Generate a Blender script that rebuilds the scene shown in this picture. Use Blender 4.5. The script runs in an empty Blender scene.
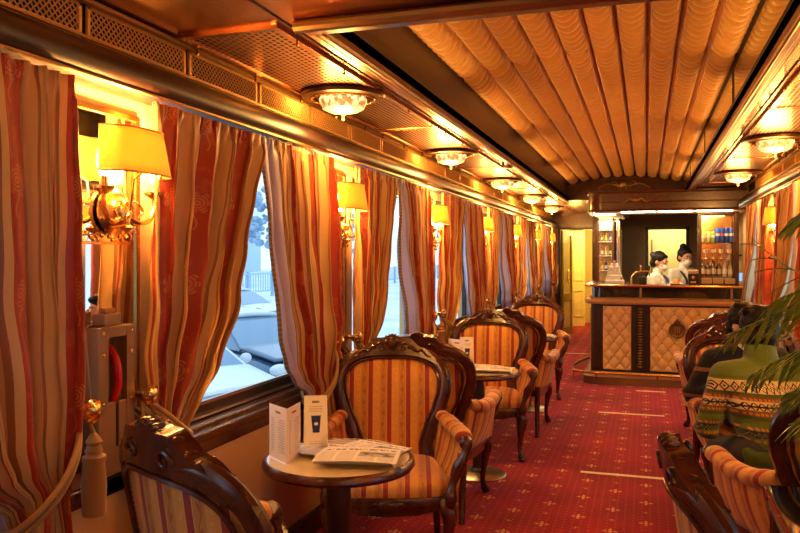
import bpy, math, random
from math import sin, cos, pi, radians as R, sqrt, atan2
from mathutils import Vector, Matrix, noise
random.seed(7)
SC = bpy.context.scene
COL = SC.collection

# ------------------------------------------------------------------ camera
cam_d = bpy.data.cameras.new('camera'); cam = bpy.data.objects.new('camera', cam_d); COL.objects.link(cam)
YAW = math.atan(246/755)
cam.location = (0, 0, 1.45); cam.rotation_euler = (pi/2, 0, YAW)
cam_d.sensor_width = 36; cam_d.lens = 755/800*36; cam_d.shift_y = -9.5/800
cam_d.clip_start = .05; cam_d.clip_end = 300
SC.camera = cam
SC.view_settings.view_transform = 'Standard'; SC.view_settings.look = 'None'
SC.view_settings.exposure = 0.75; SC.view_settings.gamma = 1; SC.view_settings.use_curve_mapping = False

# ------------------------------------------------------------------ materials
class NT:
    def __init__(s, name):
        s.m = bpy.data.materials.new(name); s.m.use_nodes = True
        s.t = s.m.node_tree; s.n = s.t.nodes; s.l = s.t.links
        s.b = s.n['Principled BSDF']; s.out = s.n['Material Output']
    def set(s, sock, v):
        if hasattr(v, 'is_output'): s.l.new(v, sock)
        elif isinstance(v, (tuple, list)) and len(v) == 3 and sock.type == 'RGBA': sock.default_value = (*v, 1)
        else: sock.default_value = v
    def math(s, op, a, b=0.0, c=0.0, clamp=False):
        n = s.n.new('ShaderNodeMath'); n.operation = op; n.use_clamp = clamp
        for i, v in enumerate((a, b, c)): s.set(n.inputs[i], v)
        return n.outputs[0]
    def mix(s, f, a, b):
        n = s.n.new('ShaderNodeMix'); n.data_type = 'RGBA'
        s.set(n.inputs[0], f); s.set(n.inputs[6], a); s.set(n.inputs[7], b); return n.outputs[2]
    def co(s, kind='Object'):
        n = s.n.new('ShaderNodeTexCoord'); x = s.n.new('ShaderNodeSeparateXYZ'); s.l.new(n.outputs[kind], x.inputs[0])
        return n.outputs[kind], x.outputs[0], x.outputs[1], x.outputs[2]
    def comb(s, x, y, z=0.0):
        n = s.n.new('ShaderNodeCombineXYZ')
        for i, v in enumerate((x, y, z)): s.set(n.inputs[i], v)
        return n.outputs[0]
    def noise(s, vec, scale=5, detail=3, rough=.5):
        n = s.n.new('ShaderNodeTexNoise'); n.inputs['Scale'].default_value = scale; n.inputs['Detail'].default_value = detail
        n.inputs['Roughness'].default_value = rough
        if vec is not None: s.l.new(vec, n.inputs['Vector'])
        return n.outputs[0]
    def voro(s, vec, scale=5, feat='F1'):
        n = s.n.new('ShaderNodeTexVoronoi'); n.inputs['Scale'].default_value = scale; n.feature = feat
        if vec is not None: s.l.new(vec, n.inputs['Vector'])
        return n
    def ramp(s, f, stops, interp='LINEAR'):
        n = s.n.new('ShaderNodeValToRGB'); n.color_ramp.interpolation = interp
        e = n.color_ramp.elements
        while len(e) > 1: e.remove(e[0])
        e[0].position = stops[0][0]; e[0].color = (*stops[0][1], 1)
        for p, c in stops[1:]:
            q = e.new(p); q.color = (*c, 1)
        s.set(n.inputs[0], f); return n.outputs[0]
    def bump(s, h, strength=.3, dist=.01):
        n = s.n.new('ShaderNodeBump'); n.inputs['Strength'].default_value = strength; n.inputs['Distance'].default_value = dist
        s.l.new(h, n.inputs['Height']); s.l.new(n.outputs[0], s.b.inputs['Normal'])
    def fr(s, a): return s.math('FRACT', a)
    def lt(s, a, b): return s.math('LESS_THAN', a, b)
    def gt(s, a, b): return s.math('GREATER_THAN', a, b)
    def mul(s, a, b): return s.math('MULTIPLY', a, b)
    def add(s, a, b): return s.math('ADD', a, b)
    def sub(s, a, b): return s.math('SUBTRACT', a, b)
    def mx(s, a, b): return s.math('MAXIMUM', a, b)
    def between(s, a, lo, hi): return s.mul(s.gt(a, lo), s.lt(a, hi))
    def p(s, **k):
        names = dict(base='Base Color', rough='Roughness', metal='Metallic', coat='Coat Weight', coatr='Coat Roughness',
                     em='Emission Color', ems='Emission Strength', tr='Transmission Weight', ior='IOR', sheen='Sheen Weight',
                     sheenr='Sheen Roughness', spec='Specular IOR Level', alpha='Alpha', sss='Subsurface Weight', aniso='Anisotropic')
        for a, v in k.items(): s.set(s.b.inputs[names[a]], v)
        return s.m

def simple(name, base, rough=.5, **k):
    t = NT(name); return t.p(base=base, rough=rough, **k)

M = {}
KIDS = {}
def wood(name, c1, c2, rough=.25, scale=(3, 3, 30), coat=.35):
    t = NT(name); v, x, y, z = t.co()
    vv = t.comb(t.mul(x, scale[0]), t.mul(y, scale[1]), t.mul(z, scale[2]))
    n = t.noise(vv, 2.0, 5, .6)
    t.bump(n, .08, .004)
    return t.p(base=t.ramp(n, [(.3, c1), (.7, c2)]), rough=rough, coat=coat, coatr=.15)
M['mahogany'] = wood('mahogany', (.030, .007, .003), (.115, .028, .010), .27, (9, 9, 3))
M['darkwood'] = wood('dark_wood', (.012, .004, .002), (.040, .012, .006), .42, (8, .8, 8), .12)
M['beamwood'] = wood('reddish_wood', (.060, .013, .005), (.15, .036, .012), .3, (10, .8, 10))
M['brass'] = simple('brass', (.78, .48, .16), .22, metal=1.0)
M['oldbrass'] = simple('aged_brass', (.40, .24, .09), .42, metal=1.0)
M['chrome'] = simple('chrome', (.8, .78, .72), .12, metal=1.0)
M['black'] = simple('black', (.012, .011, .01), .45)
M['white'] = simple('white_ceramic', (.8, .78, .72), .3)
M['cream'] = simple('cream_paint', (.72, .56, .32), .5)
M['paper'] = simple('paper', (.84, .78, .66), .7)

def m_copper():
    t = NT('polished_copper_panel'); v, x, y, z = t.co()
    n = t.noise(t.comb(t.mul(x, 3), t.mul(y, .8), z), 1.5, 2)
    n2 = t.noise(t.comb(t.mul(x, 2), t.mul(y, 60), z), 2, 2)
    t.bump(t.add(t.mul(n, 1.0), t.mul(n2, .02)), .12, .03)
    return t.p(base=t.ramp(n, [(.3, (.45, .19, .07)), (.7, (.60, .28, .11))]), metal=1.0, rough=.27)
M['copper'] = m_copper()
def m_perf():
    t = NT('perforated_copper'); v, x, y, z = t.co()
    a = t.mul(x, 1/.024); row = t.math('FLOOR', a)
    b = t.add(t.mul(y, 1/.034), t.mul(t.math('MODULO', row, 2.0), .5))
    fx = t.sub(t.fr(a), .5); fy = t.sub(t.fr(b), .5)
    hole = t.mul(t.lt(t.math('ABSOLUTE', fx), .29), t.lt(t.math('ABSOLUTE', fy), .33))
    t.bump(t.sub(1.0, hole), .6, .004)
    return t.p(base=t.mix(hole, (.52, .22, .08), (.01, .004, .002)), metal=t.sub(1.0, t.mul(hole, .9)), rough=t.add(.28, t.mul(hole, .6)))
M['perf'] = m_perf()

def m_stripe(name, axis, period=.085):
    t = NT(name); v, x, y, z = t.co()
    u = {'x': x, 'y': y, 'r': y}[axis]; w = {'x': t.add(z, t.mul(y, .8)), 'y': t.add(z, x), 'r': x}[axis]
    f = t.fr(t.add(t.mul(u, 1/period), 100.36))
    gold = (.62, .29, .045); gold2 = (.50, .21, .035); red = (.26, .018, .010); cream = (.64, .34, .09)
    col = t.ramp(f, [(0, gold), (.335, gold), (.34, cream), (.365, cream), (.37, red), (.60, red), (.605, cream), (.63, cream), (.635, gold2), (.80, gold2), (.97, gold2), (.98, gold)], 'CONSTANT')
    # trailing vine in the wide gold band, crosshatch in the red one
    wv = t.mul(w, 1/.05)
    vine = t.lt(t.math('ABSOLUTE', t.sub(t.sub(f, .82), t.mul(t.math('SINE', t.mul(wv, pi)), .07))), .022)
    leafx = t.sub(t.sub(f, .82), t.mul(t.math('SINE', t.mul(t.add(wv, .5), pi)), .07))
    leaf = t.lt(t.add(t.math('POWER', t.mul(leafx, 12), 2), t.math('POWER', t.mul(t.sub(t.fr(wv), .5), 3.4), 2)), .55)
    fl = t.lt(t.voro(t.comb(t.mul(u, 1.0), w, 0.0), 70).outputs[0], .33)
    col = t.mix(t.mul(t.between(f, .68, .96), t.mul(t.mx(vine, leaf), .75)), col, (.33, .085, .02))
    col = t.mix(t.mul(t.between(f, .03, .31), t.mul(fl, .35)), col, (.80, .47, .18))
    hx = t.mul(t.mul(t.add(u, w), 1/.008), 1.0); hy = t.mul(t.sub(u, w), 1/.008)
    hatch = t.mx(t.lt(t.fr(hx), .3), t.lt(t.fr(hy), .3))
    col = t.mix(t.mul(t.between(f, .40, .57), t.mul(hatch, .35)), col, (.42, .05, .05))
    t.bump(t.noise(v, 350, 2), .15, .002)
    return t.p(base=col, rough=.55, sheen=.25, spec=.35)
M['stripe_x'] = m_stripe('striped_brocade', 'x', .1)
M['stripe_y'] = m_stripe('striped_brocade_across', 'y', .1)

def m_curtain(name, lining):
    t = NT(name); v, x, y, z = t.co('UV')
    f = t.fr(t.add(t.mul(x, 1.0), 0.0))        # uv.x in units of the pattern repeat (0.26 m), uv.y in metres
    red = (.46, .045, .006); red2 = (.50, .07, .02); beige = (.62, .33, .10); brown = (.34, .12, .025); cream = (.78, .50, .18)
    col = t.ramp(f, [(0, red), (.33, red), (.335, cream), (.37, cream), (.375, brown), (.395, brown), (.40, beige), (.56, beige), (.565, cream), (.58, cream), (.585, beige), (.72, beige), (.725, brown), (.74, brown),
                     (.745, cream), (.84, cream), (.845, brown), (.86, brown), (.865, beige), (.96, beige), (.965, cream), (.99, cream)], 'CONSTANT')
    # woven bouquet on the red band
    px = t.mul(t.sub(f, .17), .46); py = t.mul(t.sub(t.fr(t.mul(y, 1/.30)), .5), .30)
    rr = t.math('SQRT', t.add(t.mul(px, px), t.mul(py, py))); an = t.math('ARCTAN2', py, px)
    pet = t.lt(rr, t.add(.024, t.mul(t.math('ABSOLUTE', t.math('COSINE', t.mul(an, 3.5))), .022)))
    pet = t.mul(pet, t.gt(t.fr(t.mul(rr, 95)), .35))
    stem = t.mul(t.lt(t.math('ABSOLUTE', t.sub(px, t.mul(t.math('SINE', t.mul(py, 60)), .008))), .0025), t.between(py, -.10, -.03))
    bl = t.noise(t.comb(x, t.mul(y, 2.0), 0.0), 8, 3)
    col = t.mix(t.mul(t.mx(pet, stem), .55), col, (.75, .30, .09))
    col = t.mix(t.mul(t.mul(t.lt(f, .34), t.gt(bl, .6)), .18), col, (.75, .25, .06))
    if lining:
        lv = t.ramp(t.fr(t.mul(x, 3)), [(0, (.62, .58, .72)), (.5, (.74, .71, .80)), (.8, (.50, .40, .52))])
        col = t.mix(t.gt(x, 2.86), col, lv)
        fringe = t.ramp(t.fr(t.mul(y, 45)), [(0, (.55, .30, .10)), (.6, (.30, .14, .04))])
        col = t.mix(t.gt(x, 3.385), col, fringe)
    t.bump(t.noise(t.comb(t.mul(x, 60), t.mul(y, 60), 0.0), 6, 2), .1, .002)
    t.p(base=col, rough=.40, sheen=.3, spec=.5)
    tr = t.n.new('ShaderNodeBsdfTranslucent'); t.set(tr.inputs[0], col)
    ms = t.n.new('ShaderNodeMixShader'); ms.inputs[0].default_value = .16
    t.l.new(t.b.outputs[0], ms.inputs[1]); t.l.new(tr.outputs[0], ms.inputs[2]); t.l.new(ms.outputs[0], t.out.inputs[0])
    return t.m
M['curtain'] = m_curtain('curtain_stripe', False)
M['curtain_l'] = m_curtain('curtain_stripe_lined', True)

def m_carpet():
    t = NT('red_patterned_carpet'); v, x, y, z = t.co()
    n = t.noise(v, 2.2, 3)
    base = t.ramp(n, [(.3, (.20, .001, .022)), (.7, (.36, .002, .040))])
    p = .045
    gx = t.sub(t.fr(t.add(t.mul(x, 1/p), 100.0)), .5); gy = t.sub(t.fr(t.add(t.mul(y, 1/p), 100.0)), .5)
    dot = t.lt(t.add(t.mul(gx, gx), t.mul(gy, gy)), .018)
    # motifs on a staggered 0.36 lattice: fleur of four petals
    def motif(offx, offy, P, size, sxk=.55):
        mx = t.mul(t.sub(t.fr(t.add(t.mul(x, 1/P), 100.0 + offx)), .5), P); my = t.mul(t.sub(t.fr(t.add(t.mul(y, 1/P), 100.0 + offy)), .5), P)
        r = t.math('SQRT', t.add(t.mul(mx, mx), t.mul(my, my))); a = t.math('ARCTAN2', my, mx)
        lim = t.add(.3*size, t.mul(t.math('POWER', t.math('ABSOLUTE', t.math('COSINE', t.mul(a, 2.0))), 3.0), size*.8))
        ring = t.gt(t.math('ABSOLUTE', t.sub(r, size*.42)), size*.09)
        return t.mul(t.lt(r, lim), ring)
    m1 = t.mx(motif(0, 0, .36, .036), motif(.5, .5, .36, .036))
    m2 = t.mx(motif(.5, 0, .36, .015), motif(0, .5, .36, .015))
    pat = t.mx(m1, m2)
    col = t.mix(t.mul(dot, .55), base, (.62, .20, .05)); col = t.mix(pat, col, (.72, .42, .14))
    t.bump(t.noise(v, 500, 2), .4, .003)
    return t.p(base=col, rough=.9, sheen=.15, spec=.1)
M['carpet'] = m_carpet()
M['fret'] = simple('fretwork_brass', (.85, .48, .13), .35, metal=.5)
M['quilt'] = simple('ruched_silk', (.72, .36, .05), .34, sheen=.5, spec=.6, coat=.3, coatr=.3)
M['tuft'] = simple('cream_leather', (.76, .50, .21), .4)
M['wallcream'] = simple('beige_wall_panel', (.66, .43, .20), .5)
M['taupe'] = simple('taupe_wall', (.16, .10, .05), .5)
M['bulb'] = simple('lit_bulb', (1, .8, .4), .4, em=(1, .66, .26), ems=55.0)
def m_shade():
    t = NT('lit_yellow_lampshade'); v, x, y, z = t.co()
    pl = t.math('ABSOLUTE', t.math('SINE', t.mul(y, 520)))
    t.p(base=t.mix(t.mul(pl, .25), (.95, .58, .08), (.75, .40, .05)), rough=.7, em=t.mix(t.mul(pl, .3), (1, .42, .025), (.8, .32, .015)), ems=.33)
    tr = t.n.new('ShaderNodeBsdfTranslucent'); tr.inputs[0].default_value = (.9, .5, .08, 1)
    ms = t.n.new('ShaderNodeMixShader'); ms.inputs[0].default_value = .22
    t.l.new(t.b.outputs[0], ms.inputs[1]); t.l.new(tr.outputs[0], ms.inputs[2]); t.l.new(ms.outputs[0], t.out.inputs[0])
    return t.m
M['shade'] = m_shade()
def m_crystal():
    t = NT('lit_cut_glass'); v, x, y, z = t.co()
    vo = t.voro(v, 55, 'DISTANCE_TO_EDGE').outputs[0]; vc = t.voro(v, 55).outputs[1]
    s = t.n.new('ShaderNodeSeparateColor'); t.l.new(vc, s.inputs[0])
    t.bump(vo, 1.0, .01)
    return t.p(base=(.85, .6, .35), rough=.12, em=(1, .58, .22), ems=t.add(.06, t.mul(t.math('POWER', s.outputs[0], 2.5), 1.7)), coat=1.0)
M['crystal'] = m_crystal()
M['mirror'] = simple('mirror', (.85, .82, .78), .02, metal=1.0)
M['bronze'] = simple('bronze_box', (.34, .20, .09), .42, metal=.7)
M['red'] = simple('red_plastic', (.55, .01, .01), .25)
M['rope'] = simple('gold_rope', (.36, .19, .05), .6, sheen=.4)
M['steel'] = simple('brushed_steel', (.55, .52, .48), .3, metal=1.0)
def m_glass():
    t = NT('window_glass')
    g = t.n.new('ShaderNodeBsdfGlossy'); g.inputs['Roughness'].default_value = .01
    tr = t.n.new('ShaderNodeBsdfTransparent'); tr.inputs[0].default_value = (.9, .96, 1, 1)
    f = t.n.new('ShaderNodeLayerWeight'); f.inputs[0].default_value = .5
    fac = t.add(.02, t.mul(t.math('POWER', f.outputs['Facing'], 6.0), .35))
    ms = t.n.new('ShaderNodeMixShader'); t.l.new(fac, ms.inputs[0]); t.l.new(tr.outputs[0], ms.inputs[1]); t.l.new(g.outputs[0], ms.inputs[2])
    t.l.new(ms.outputs[0], t.out.inputs[0]); return t.m
M['glass'] = m_glass()
def m_snow():
    t = NT('snow'); v, x, y, z = t.co()
    n = t.noise(v, .35, 4); return t.p(base=t.ramp(n, [(.35, (.62, .70, .80)), (.6, (.85, .88, .92))]), rough=.8)
M['snow'] = m_snow()
def m_print(name, base, kind):
    """printed page, UV 0..1; kind: news, menu, tent"""
    t = NT(name); v, x, y, z = t.co('UV')
    ink = (.10, .09, .09)
    if kind == 'news':
        ncol, nl = 4, 34
        fx = t.fr(t.mul(x, ncol)); col_ok = t.between(fx, .06, .92)
        fy = t.fr(t.mul(y, nl)); words = t.gt(t.noise(t.comb(t.mul(x, 90), t.math('FLOOR', t.mul(y, nl)), 0.0), 1.0, 1), .42)
        text = t.mul(t.mul(col_ok, t.between(fy, .3, .7)), words)
        text = t.mul(text, t.mul(t.between(y, .05, .70), t.between(x, .04, .96)))
        h = t.mul(t.between(y, .78, .90), t.between(x, .06, .94)); hw = t.gt(t.noise(t.comb(t.mul(x, 26), t.mul(y, 8), 0.0), 1.0, 2), .47)
        pic = t.mul(t.between(x, .52, .95), t.between(y, .28, .62))
        pn = t.ramp(t.noise(t.comb(t.mul(x, 9), t.mul(y, 7), 0.0), 1, 4), [(.35, (.05, .05, .05)), (.65, (.5, .46, .4))])
        c = t.mix(t.mul(text, .65), base, ink); c = t.mix(t.mul(t.mul(h, hw), .85), c, ink); c = t.mix(pic, c, pn)
    else:
        nl = 22
        fy = t.fr(t.mul(y, nl)); row = t.math('FLOOR', t.mul(y, nl))
        L = t.add(.25, t.mul(t.noise(t.comb(0.0, t.mul(row, 3.7), 0.0), 1, 1), .4))
        wd = t.gt(t.noise(t.comb(t.mul(x, 60), t.mul(row, 5.0), 0.0), 1, 1), .40)
        left = t.mul(t.gt(x, .12), t.lt(x, L)); right = t.between(x, .72, .88)
        text = t.mul(t.mul(t.between(fy, .30, .72), wd), t.mul(t.mx(left, right), t.between(y, .14, .78)))
        head = t.mul(t.between(y, .86, .90), t.between(x, .34, .66))
        if kind == 'tent':
            text = t.mul(t.mul(t.between(fy, .3, .7), wd), t.mul(t.between(x, .2, .8), t.mx(t.between(y, .70, .80), t.between(y, .06, .16))))
        c = t.mix(t.mul(text, .6), base, (.25, .2, .22)); c = t.mix(t.mul(head, t.mul(wd, .9)), c, (.12, .08, .08))
    return t.p(base=c, rough=.65)
M['news'] = m_print('newsprint', (.78, .73, .64), 'news')
M['menu'] = m_print('menu_print', (.86, .76, .68), 'menu')
M['tent'] = m_print('tent_card_print', (.88, .76, .52), 'tent')

# ------------------------------------------------------------------ mesh builder
class MB:
    def __init__(s): s.v = []; s.f = []; s.uv = None; s.mi = []; s.cur = 0; s.loopuv = {}
    def add(s, vs, fs, uvs=None):
        o = len(s.v); s.v += [tuple(p) for p in vs]
        for i, f in enumerate(fs):
            s.f.append(tuple(a + o for a in f)); s.mi.append(s.cur)
            if uvs: s.loopuv[len(s.f)-1] = [uvs[a] for a in f]
        return s
    def box(s, c, d, rz=0, T=None):
        hx, hy, hz = d[0]/2, d[1]/2, d[2]/2
        vs = []
        for dx in (-hx, hx):
            for dy in (-hy, hy):
                for dz in (-hz, hz):
                    x = dx*cos(rz) - dy*sin(rz); y = dx*sin(rz) + dy*cos(rz); vs.append(Vector((c[0]+x, c[1]+y, c[2]+dz)))
        if T: vs = [T @ p for p in vs]
        return s.add(vs, [(0, 1, 3, 2), (4, 6, 7, 5), (0, 4, 5, 1), (2, 3, 7, 6), (0, 2, 6, 4), (1, 5, 7, 3)])
    def bb(s, x0, x1, y0, y1, z0, z1): return s.box(((x0+x1)/2, (y0+y1)/2, (z0+z1)/2), (abs(x1-x0), abs(y1-y0), abs(z1-z0)))
    def tube(s, pts, rad, n=8, caps=True, closed=False, flat=None):
        pts = [Vector(p) for p in pts]; N = len(pts)
        if not isinstance(rad, list): rad = [rad]*N
        vs = []; up = None
        for i, p in enumerate(pts):
            if closed: d = pts[(i+1) % N] - pts[i-1]
            else: d = pts[min(i+1, N-1)] - pts[max(i-1, 0)]
            if d.length < 1e-9: d = Vector((0, 0, 1))
            d.normalize()
            if up is None:
                up = Vector((0, 0, 1)) if abs(d.z) < .9 else Vector((0, 1, 0))
                if flat is not None: up = Vector(flat)
            if flat is not None: up = Vector(flat)
            a = (up - d*up.dot(d))
            if a.length < 1e-6: a = d.orthogonal()
            a.normalize(); b = d.cross(a); up = a
            r = rad[i]; ra, rb = (r if isinstance(r, (tuple, list)) else (r, r))
            for k in range(n):
                t = 2*pi*k/n; vs.append(p + a*(cos(t)*ra) + b*(sin(t)*rb))
        fs = []
        for i in range(N if closed else N-1):
            for k in range(n):
                j = (i+1) % N
                fs.append((i*n+k, i*n+(k+1) % n, j*n+(k+1) % n, j*n+k))
        if caps and not closed:
            fs.append(tuple(reversed(range(n)))); fs.append(tuple((N-1)*n+k for k in range(n)))
        return s.add(vs, fs)
    def lathe(s, prof, c=(0, 0, 0), n=24, caps=True, T=None):
        vs = []
        for r, z in prof:
            for k in range(n):
                t = 2*pi*k/n; q = Vector((r*cos(t), r*sin(t), z))
                if T: q = T @ q
                vs.append(q + Vector(c))
        fs = []
        for i in range(len(prof)-1):
            for k in range(n): fs.append((i*n+k, i*n+(k+1) % n, (i+1)*n+(k+1) % n, (i+1)*n+k))
        if caps:
            if prof[0][0] > 1e-5: fs.append(tuple(reversed(range(n))))
            if prof[-1][0] > 1e-5: fs.append(tuple((len(prof)-1)*n+k for k in range(n)))
        return s.add(vs, fs)
    def ball(s, c, r, n=8, m=6, sc=(1, 1, 1), T=None):
        vs = []; fs = []
        for i in range(m+1):
            ph = pi*i/m
            for k in range(n):
                t = 2*pi*k/n; q = Vector((r*sc[0]*sin(ph)*cos(t), r*sc[1]*sin(ph)*sin(t), r*sc[2]*cos(ph)))
                if T: q = T @ q
                vs.append(q + Vector(c))
        for i in range(m):
            for k in range(n): fs.append((i*n+k, (i+1)*n+k, (i+1)*n+(k+1) % n, i*n+(k+1) % n))
        return s.add(vs, fs)
    def grid(s, fn, nu, nv, uv=None, wrapu=False):
        vs = [fn(i/nu, j/nv) for j in range(nv+1) for i in range(nu+1)]
        W = nu+1; fs = [(j*W+i, j*W+i+1, (j+1)*W+i+1, (j+1)*W+i) for j in range(nv) for i in range(nu)]
        uvs = [uv(i/nu, j/nv) for j in range(nv+1) for i in range(nu+1)] if uv else None
        return s.add(vs, fs, uvs)
    def prism(s, out, d, o=(0, 0, 0), T=None):
        """outline in local xz, extruded along local y by d (centred)"""
        n = len(out); vs = [Vector((x, -d/2, z)) for x, z in out] + [Vector((x, d/2, z)) for x, z in out]
        if T: vs = [T @ p for p in vs]
        vs = [p + Vector(o) for p in vs]
        fs = [tuple(range(n)), tuple(reversed(range(n, 2*n)))] + [(i, i+n, (i+1) % n + n, (i+1) % n) for i in range(n)]
        return s.add(vs, fs)
    def xf(s, T):
        s.v = [tuple(T @ Vector(p)) for p in s.v]; return s
    def build(s, name, mat, parent=None, smooth=35, bevel=0, loc=None, rz=0, solid=0, sub=0):
        me = bpy.data.meshes.new(name); me.from_pydata(s.v, [], s.f)
        mats = mat if isinstance(mat, (list, tuple)) else [mat]
        for q in mats: me.materials.append(q)
        if len(mats) > 1: me.polygons.foreach_set('material_index', s.mi)
        if s.loopuv:
            L = me.uv_layers.new(name='UVMap')
            for pi_, uvs in s.loopuv.items():
                for k, li in enumerate(me.polygons[pi_].loop_indices): L.data[li].uv = uvs[k]
        import bmesh
        bm = bmesh.new(); bm.from_mesh(me); bmesh.ops.remove_doubles(bm, verts=bm.verts, dist=1e-6)
        bmesh.ops.recalc_face_normals(bm, faces=bm.faces); bm.to_mesh(me); bm.free()
        if smooth:
            me.polygons.foreach_set('use_smooth', [True]*len(me.polygons)); me.set_sharp_from_angle(angle=R(smooth))
        o = bpy.data.objects.new(name, me); COL.objects.link(o)
        if parent is not None: o.parent = parent; KIDS.setdefault(parent.name, []).append(o)
        if loc: o.location = loc
        if rz: o.rotation_euler.z = rz
        if bevel:
            b = o.modifiers.new('b', 'BEVEL'); b.width = bevel; b.segments = 2; b.limit_method = 'ANGLE'; b.angle_limit = R(40)
        if sub:
            b = o.modifiers.new('s', 'SUBSURF'); b.levels = sub; b.render_levels = sub
        return o

def tag(o, label=None, cat=None, group=None, kind=None):
    if label: o['label'] = label
    if cat: o['category'] = cat
    if group: o['group'] = group
    if kind: o['kind'] = kind
    return o
def thing(name, loc=(0, 0, 0), rz=0, label=None, cat=None, group=None):
    o = bpy.data.objects.new(name, None); COL.objects.link(o); o.empty_display_size = .1
    o.location = loc; o.rotation_euler.z = rz
    return tag(o, label, cat, group)
def struct(name, mb, mat, **k):
    o = mb.build(name, mat, **k); o['kind'] = 'structure'; return o
def copy_tree(o, parent=None, label=None, loc=None, rz=None, group=None):
    c = o.copy(); COL.objects.link(c)
    if parent is not None: c.parent = parent; KIDS.setdefault(parent.name, []).append(c)
    for ch in list(KIDS.get(o.name, [])): copy_tree(ch, c)
    if label: c['label'] = label
    if group: c['group'] = group
    if loc is not None: c.location = loc
    if rz is not None: c.rotation_euler.z = rz
    return c
def lerp(a, b, t): return a + (b-a)*t
def interp(tab, z):
    if z <= tab[0][0]: return tab[0][1]
    for (a, va), (b, vb) in zip(tab, tab[1:]):
        if z <= b:
            t = (z-a)/(b-a); t = t*t*(3-2*t)*.5 + t*.5
            return va + (vb-va)*t
    return tab[-1][1]
def smoothpath(pts, n=6):
    """catmull-rom through points"""
    P = [Vector(p) for p in pts]; out = []
    for i in range(len(P)-1):
        p0 = P[max(i-1, 0)]; p1 = P[i]; p2 = P[i+1]; p3 = P[min(i+2, len(P)-1)]
        for k in range(n):
            t = k/n
            out.append(.5*((2*p1) + (p2-p0)*t + (2*p0-5*p1+4*p2-p3)*t*t + (3*p1-p0-3*p2+p3)*t**3))
    out.append(P[-1]); return out
# ================================================================== people
def remeshed(name, shapes, voxel, mat, parent=None, smooth_it=4, push=None):
    m = MB()
    for s in shapes:
        if s[0] == 'c':
            _, p0, r0, p1, r1 = s; m.tube([p0, p1], [r0, r1], 14); m.ball(p0, r0, 14, 10); m.ball(p1, r1, 14, 10)
        else:
            _, c, rad, *rest = s; m.ball(c, 1, 18, 14, rad, T=(rest[0] if rest else None))
    o = m.build(name, mat, parent, smooth=0)
    r = o.modifiers.new('r', 'REMESH'); r.mode = 'VOXEL'; r.voxel_size = voxel
    q = o.modifiers.new('q', 'SMOOTH'); q.iterations = smooth_it; q.factor = .6
    dg = bpy.context.evaluated_depsgraph_get(); dg.update()
    me = bpy.data.meshes.new_from_object(o.evaluated_get(dg)); o.modifiers.clear(); old = o.data; o.data = me; bpy.data.meshes.remove(old)
    if not me.materials: me.materials.append(mat)
    if push:
        ns = [n.vector.copy() for n in me.vertex_normals]; cs = [v.co.copy() for v in me.vertices]
        flat = [q for c, n in zip(cs, ns) for q in push(c, n)]; me.vertices.foreach_set('co', flat); me.update()
    me.polygons.foreach_set('use_smooth', [True]*len(me.polygons)); return o
SKIN = simple('skin', (.55, .29, .17), .5, sss=.05)
HAIRM = None
def hair_mat():
    t = NT('dark_hair'); v, x, y, z = t.co(); n = t.noise(t.comb(t.mul(x, 60), t.mul(y, 60), t.mul(z, 12)), 2, 3)
    t.bump(n, .35, .006); return t.p(base=t.ramp(n, [(.3, (.004, .003, .002)), (.7, (.008, .005, .003))]), rough=.55, spec=.25)
HAIRM = hair_mat()
def head_shapes(c, F, U):
    """c = head centre; F forward, U up"""
    F = Vector(F).normalized(); U = Vector(U).normalized(); S = F.cross(U)
    Rm = Matrix((S, F, U)).transposed().to_4x4()
    L = lambda x, y, z: Vector(c) + S*x + F*y + U*z
    sh = [('e', L(0, -.012, .025), (.074, .094, .090), Rm), ('e', L(0, .03, -.045), (.052, .055, .066), Rm),
          ('c', L(0, .086, .012), .009, L(0, .104, -.024), .013), ('e', L(0, .078, -.066), (.024, .014, .008), Rm), ('e', L(0, .062, -.094), (.024, .020, .017), Rm)]
    for s in (-1, 1):
        sh += [('e', L(s*.077, -.008, -.012), (.010, .018, .030), Rm), ('e', L(s*.032, .080, .030), (.024, .010, .008), Rm), ('e', L(s*.045, .060, -.03), (.018, .018, .02), Rm)]
    return sh, L, Rm
def hand_shapes(w, d, n, side):
    """w wrist, d finger direction, n palm normal"""
    d = Vector(d).normalized(); n = Vector(n).normalized(); s = d.cross(n)*side; w = Vector(w); sh = [('c', w, .022, w+d*.05, .024), ('c', w+d*.04+s*.018, .016, w+d*.08+s*.022, .013), ('c', w+d*.04-s*.018, .016, w+d*.08-s*.024, .012)]
    for i, (o, l) in enumerate(((.030, .060), (.010, .070), (-.010, .066), (-.030, .050))):
        a = w+d*.085+s*o; b = a+(d*.8+n*.35).normalized()*l*.5; c = b+(d*.35+n*.8).normalized()*l*.5
        sh += [('c', a-d*.02, .010, b, .0088), ('c', b, .0088, c, .0075)]
    a = w+d*.03+s*.028; b = a+(d*.5+s*.7+n*.3).normalized()*.035; c = b+(d*.9+s*.1+n*.4).normalized()*.03
    return sh + [('c', a, .014, b, .011), ('c', b, .011, c, .009)]
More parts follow.
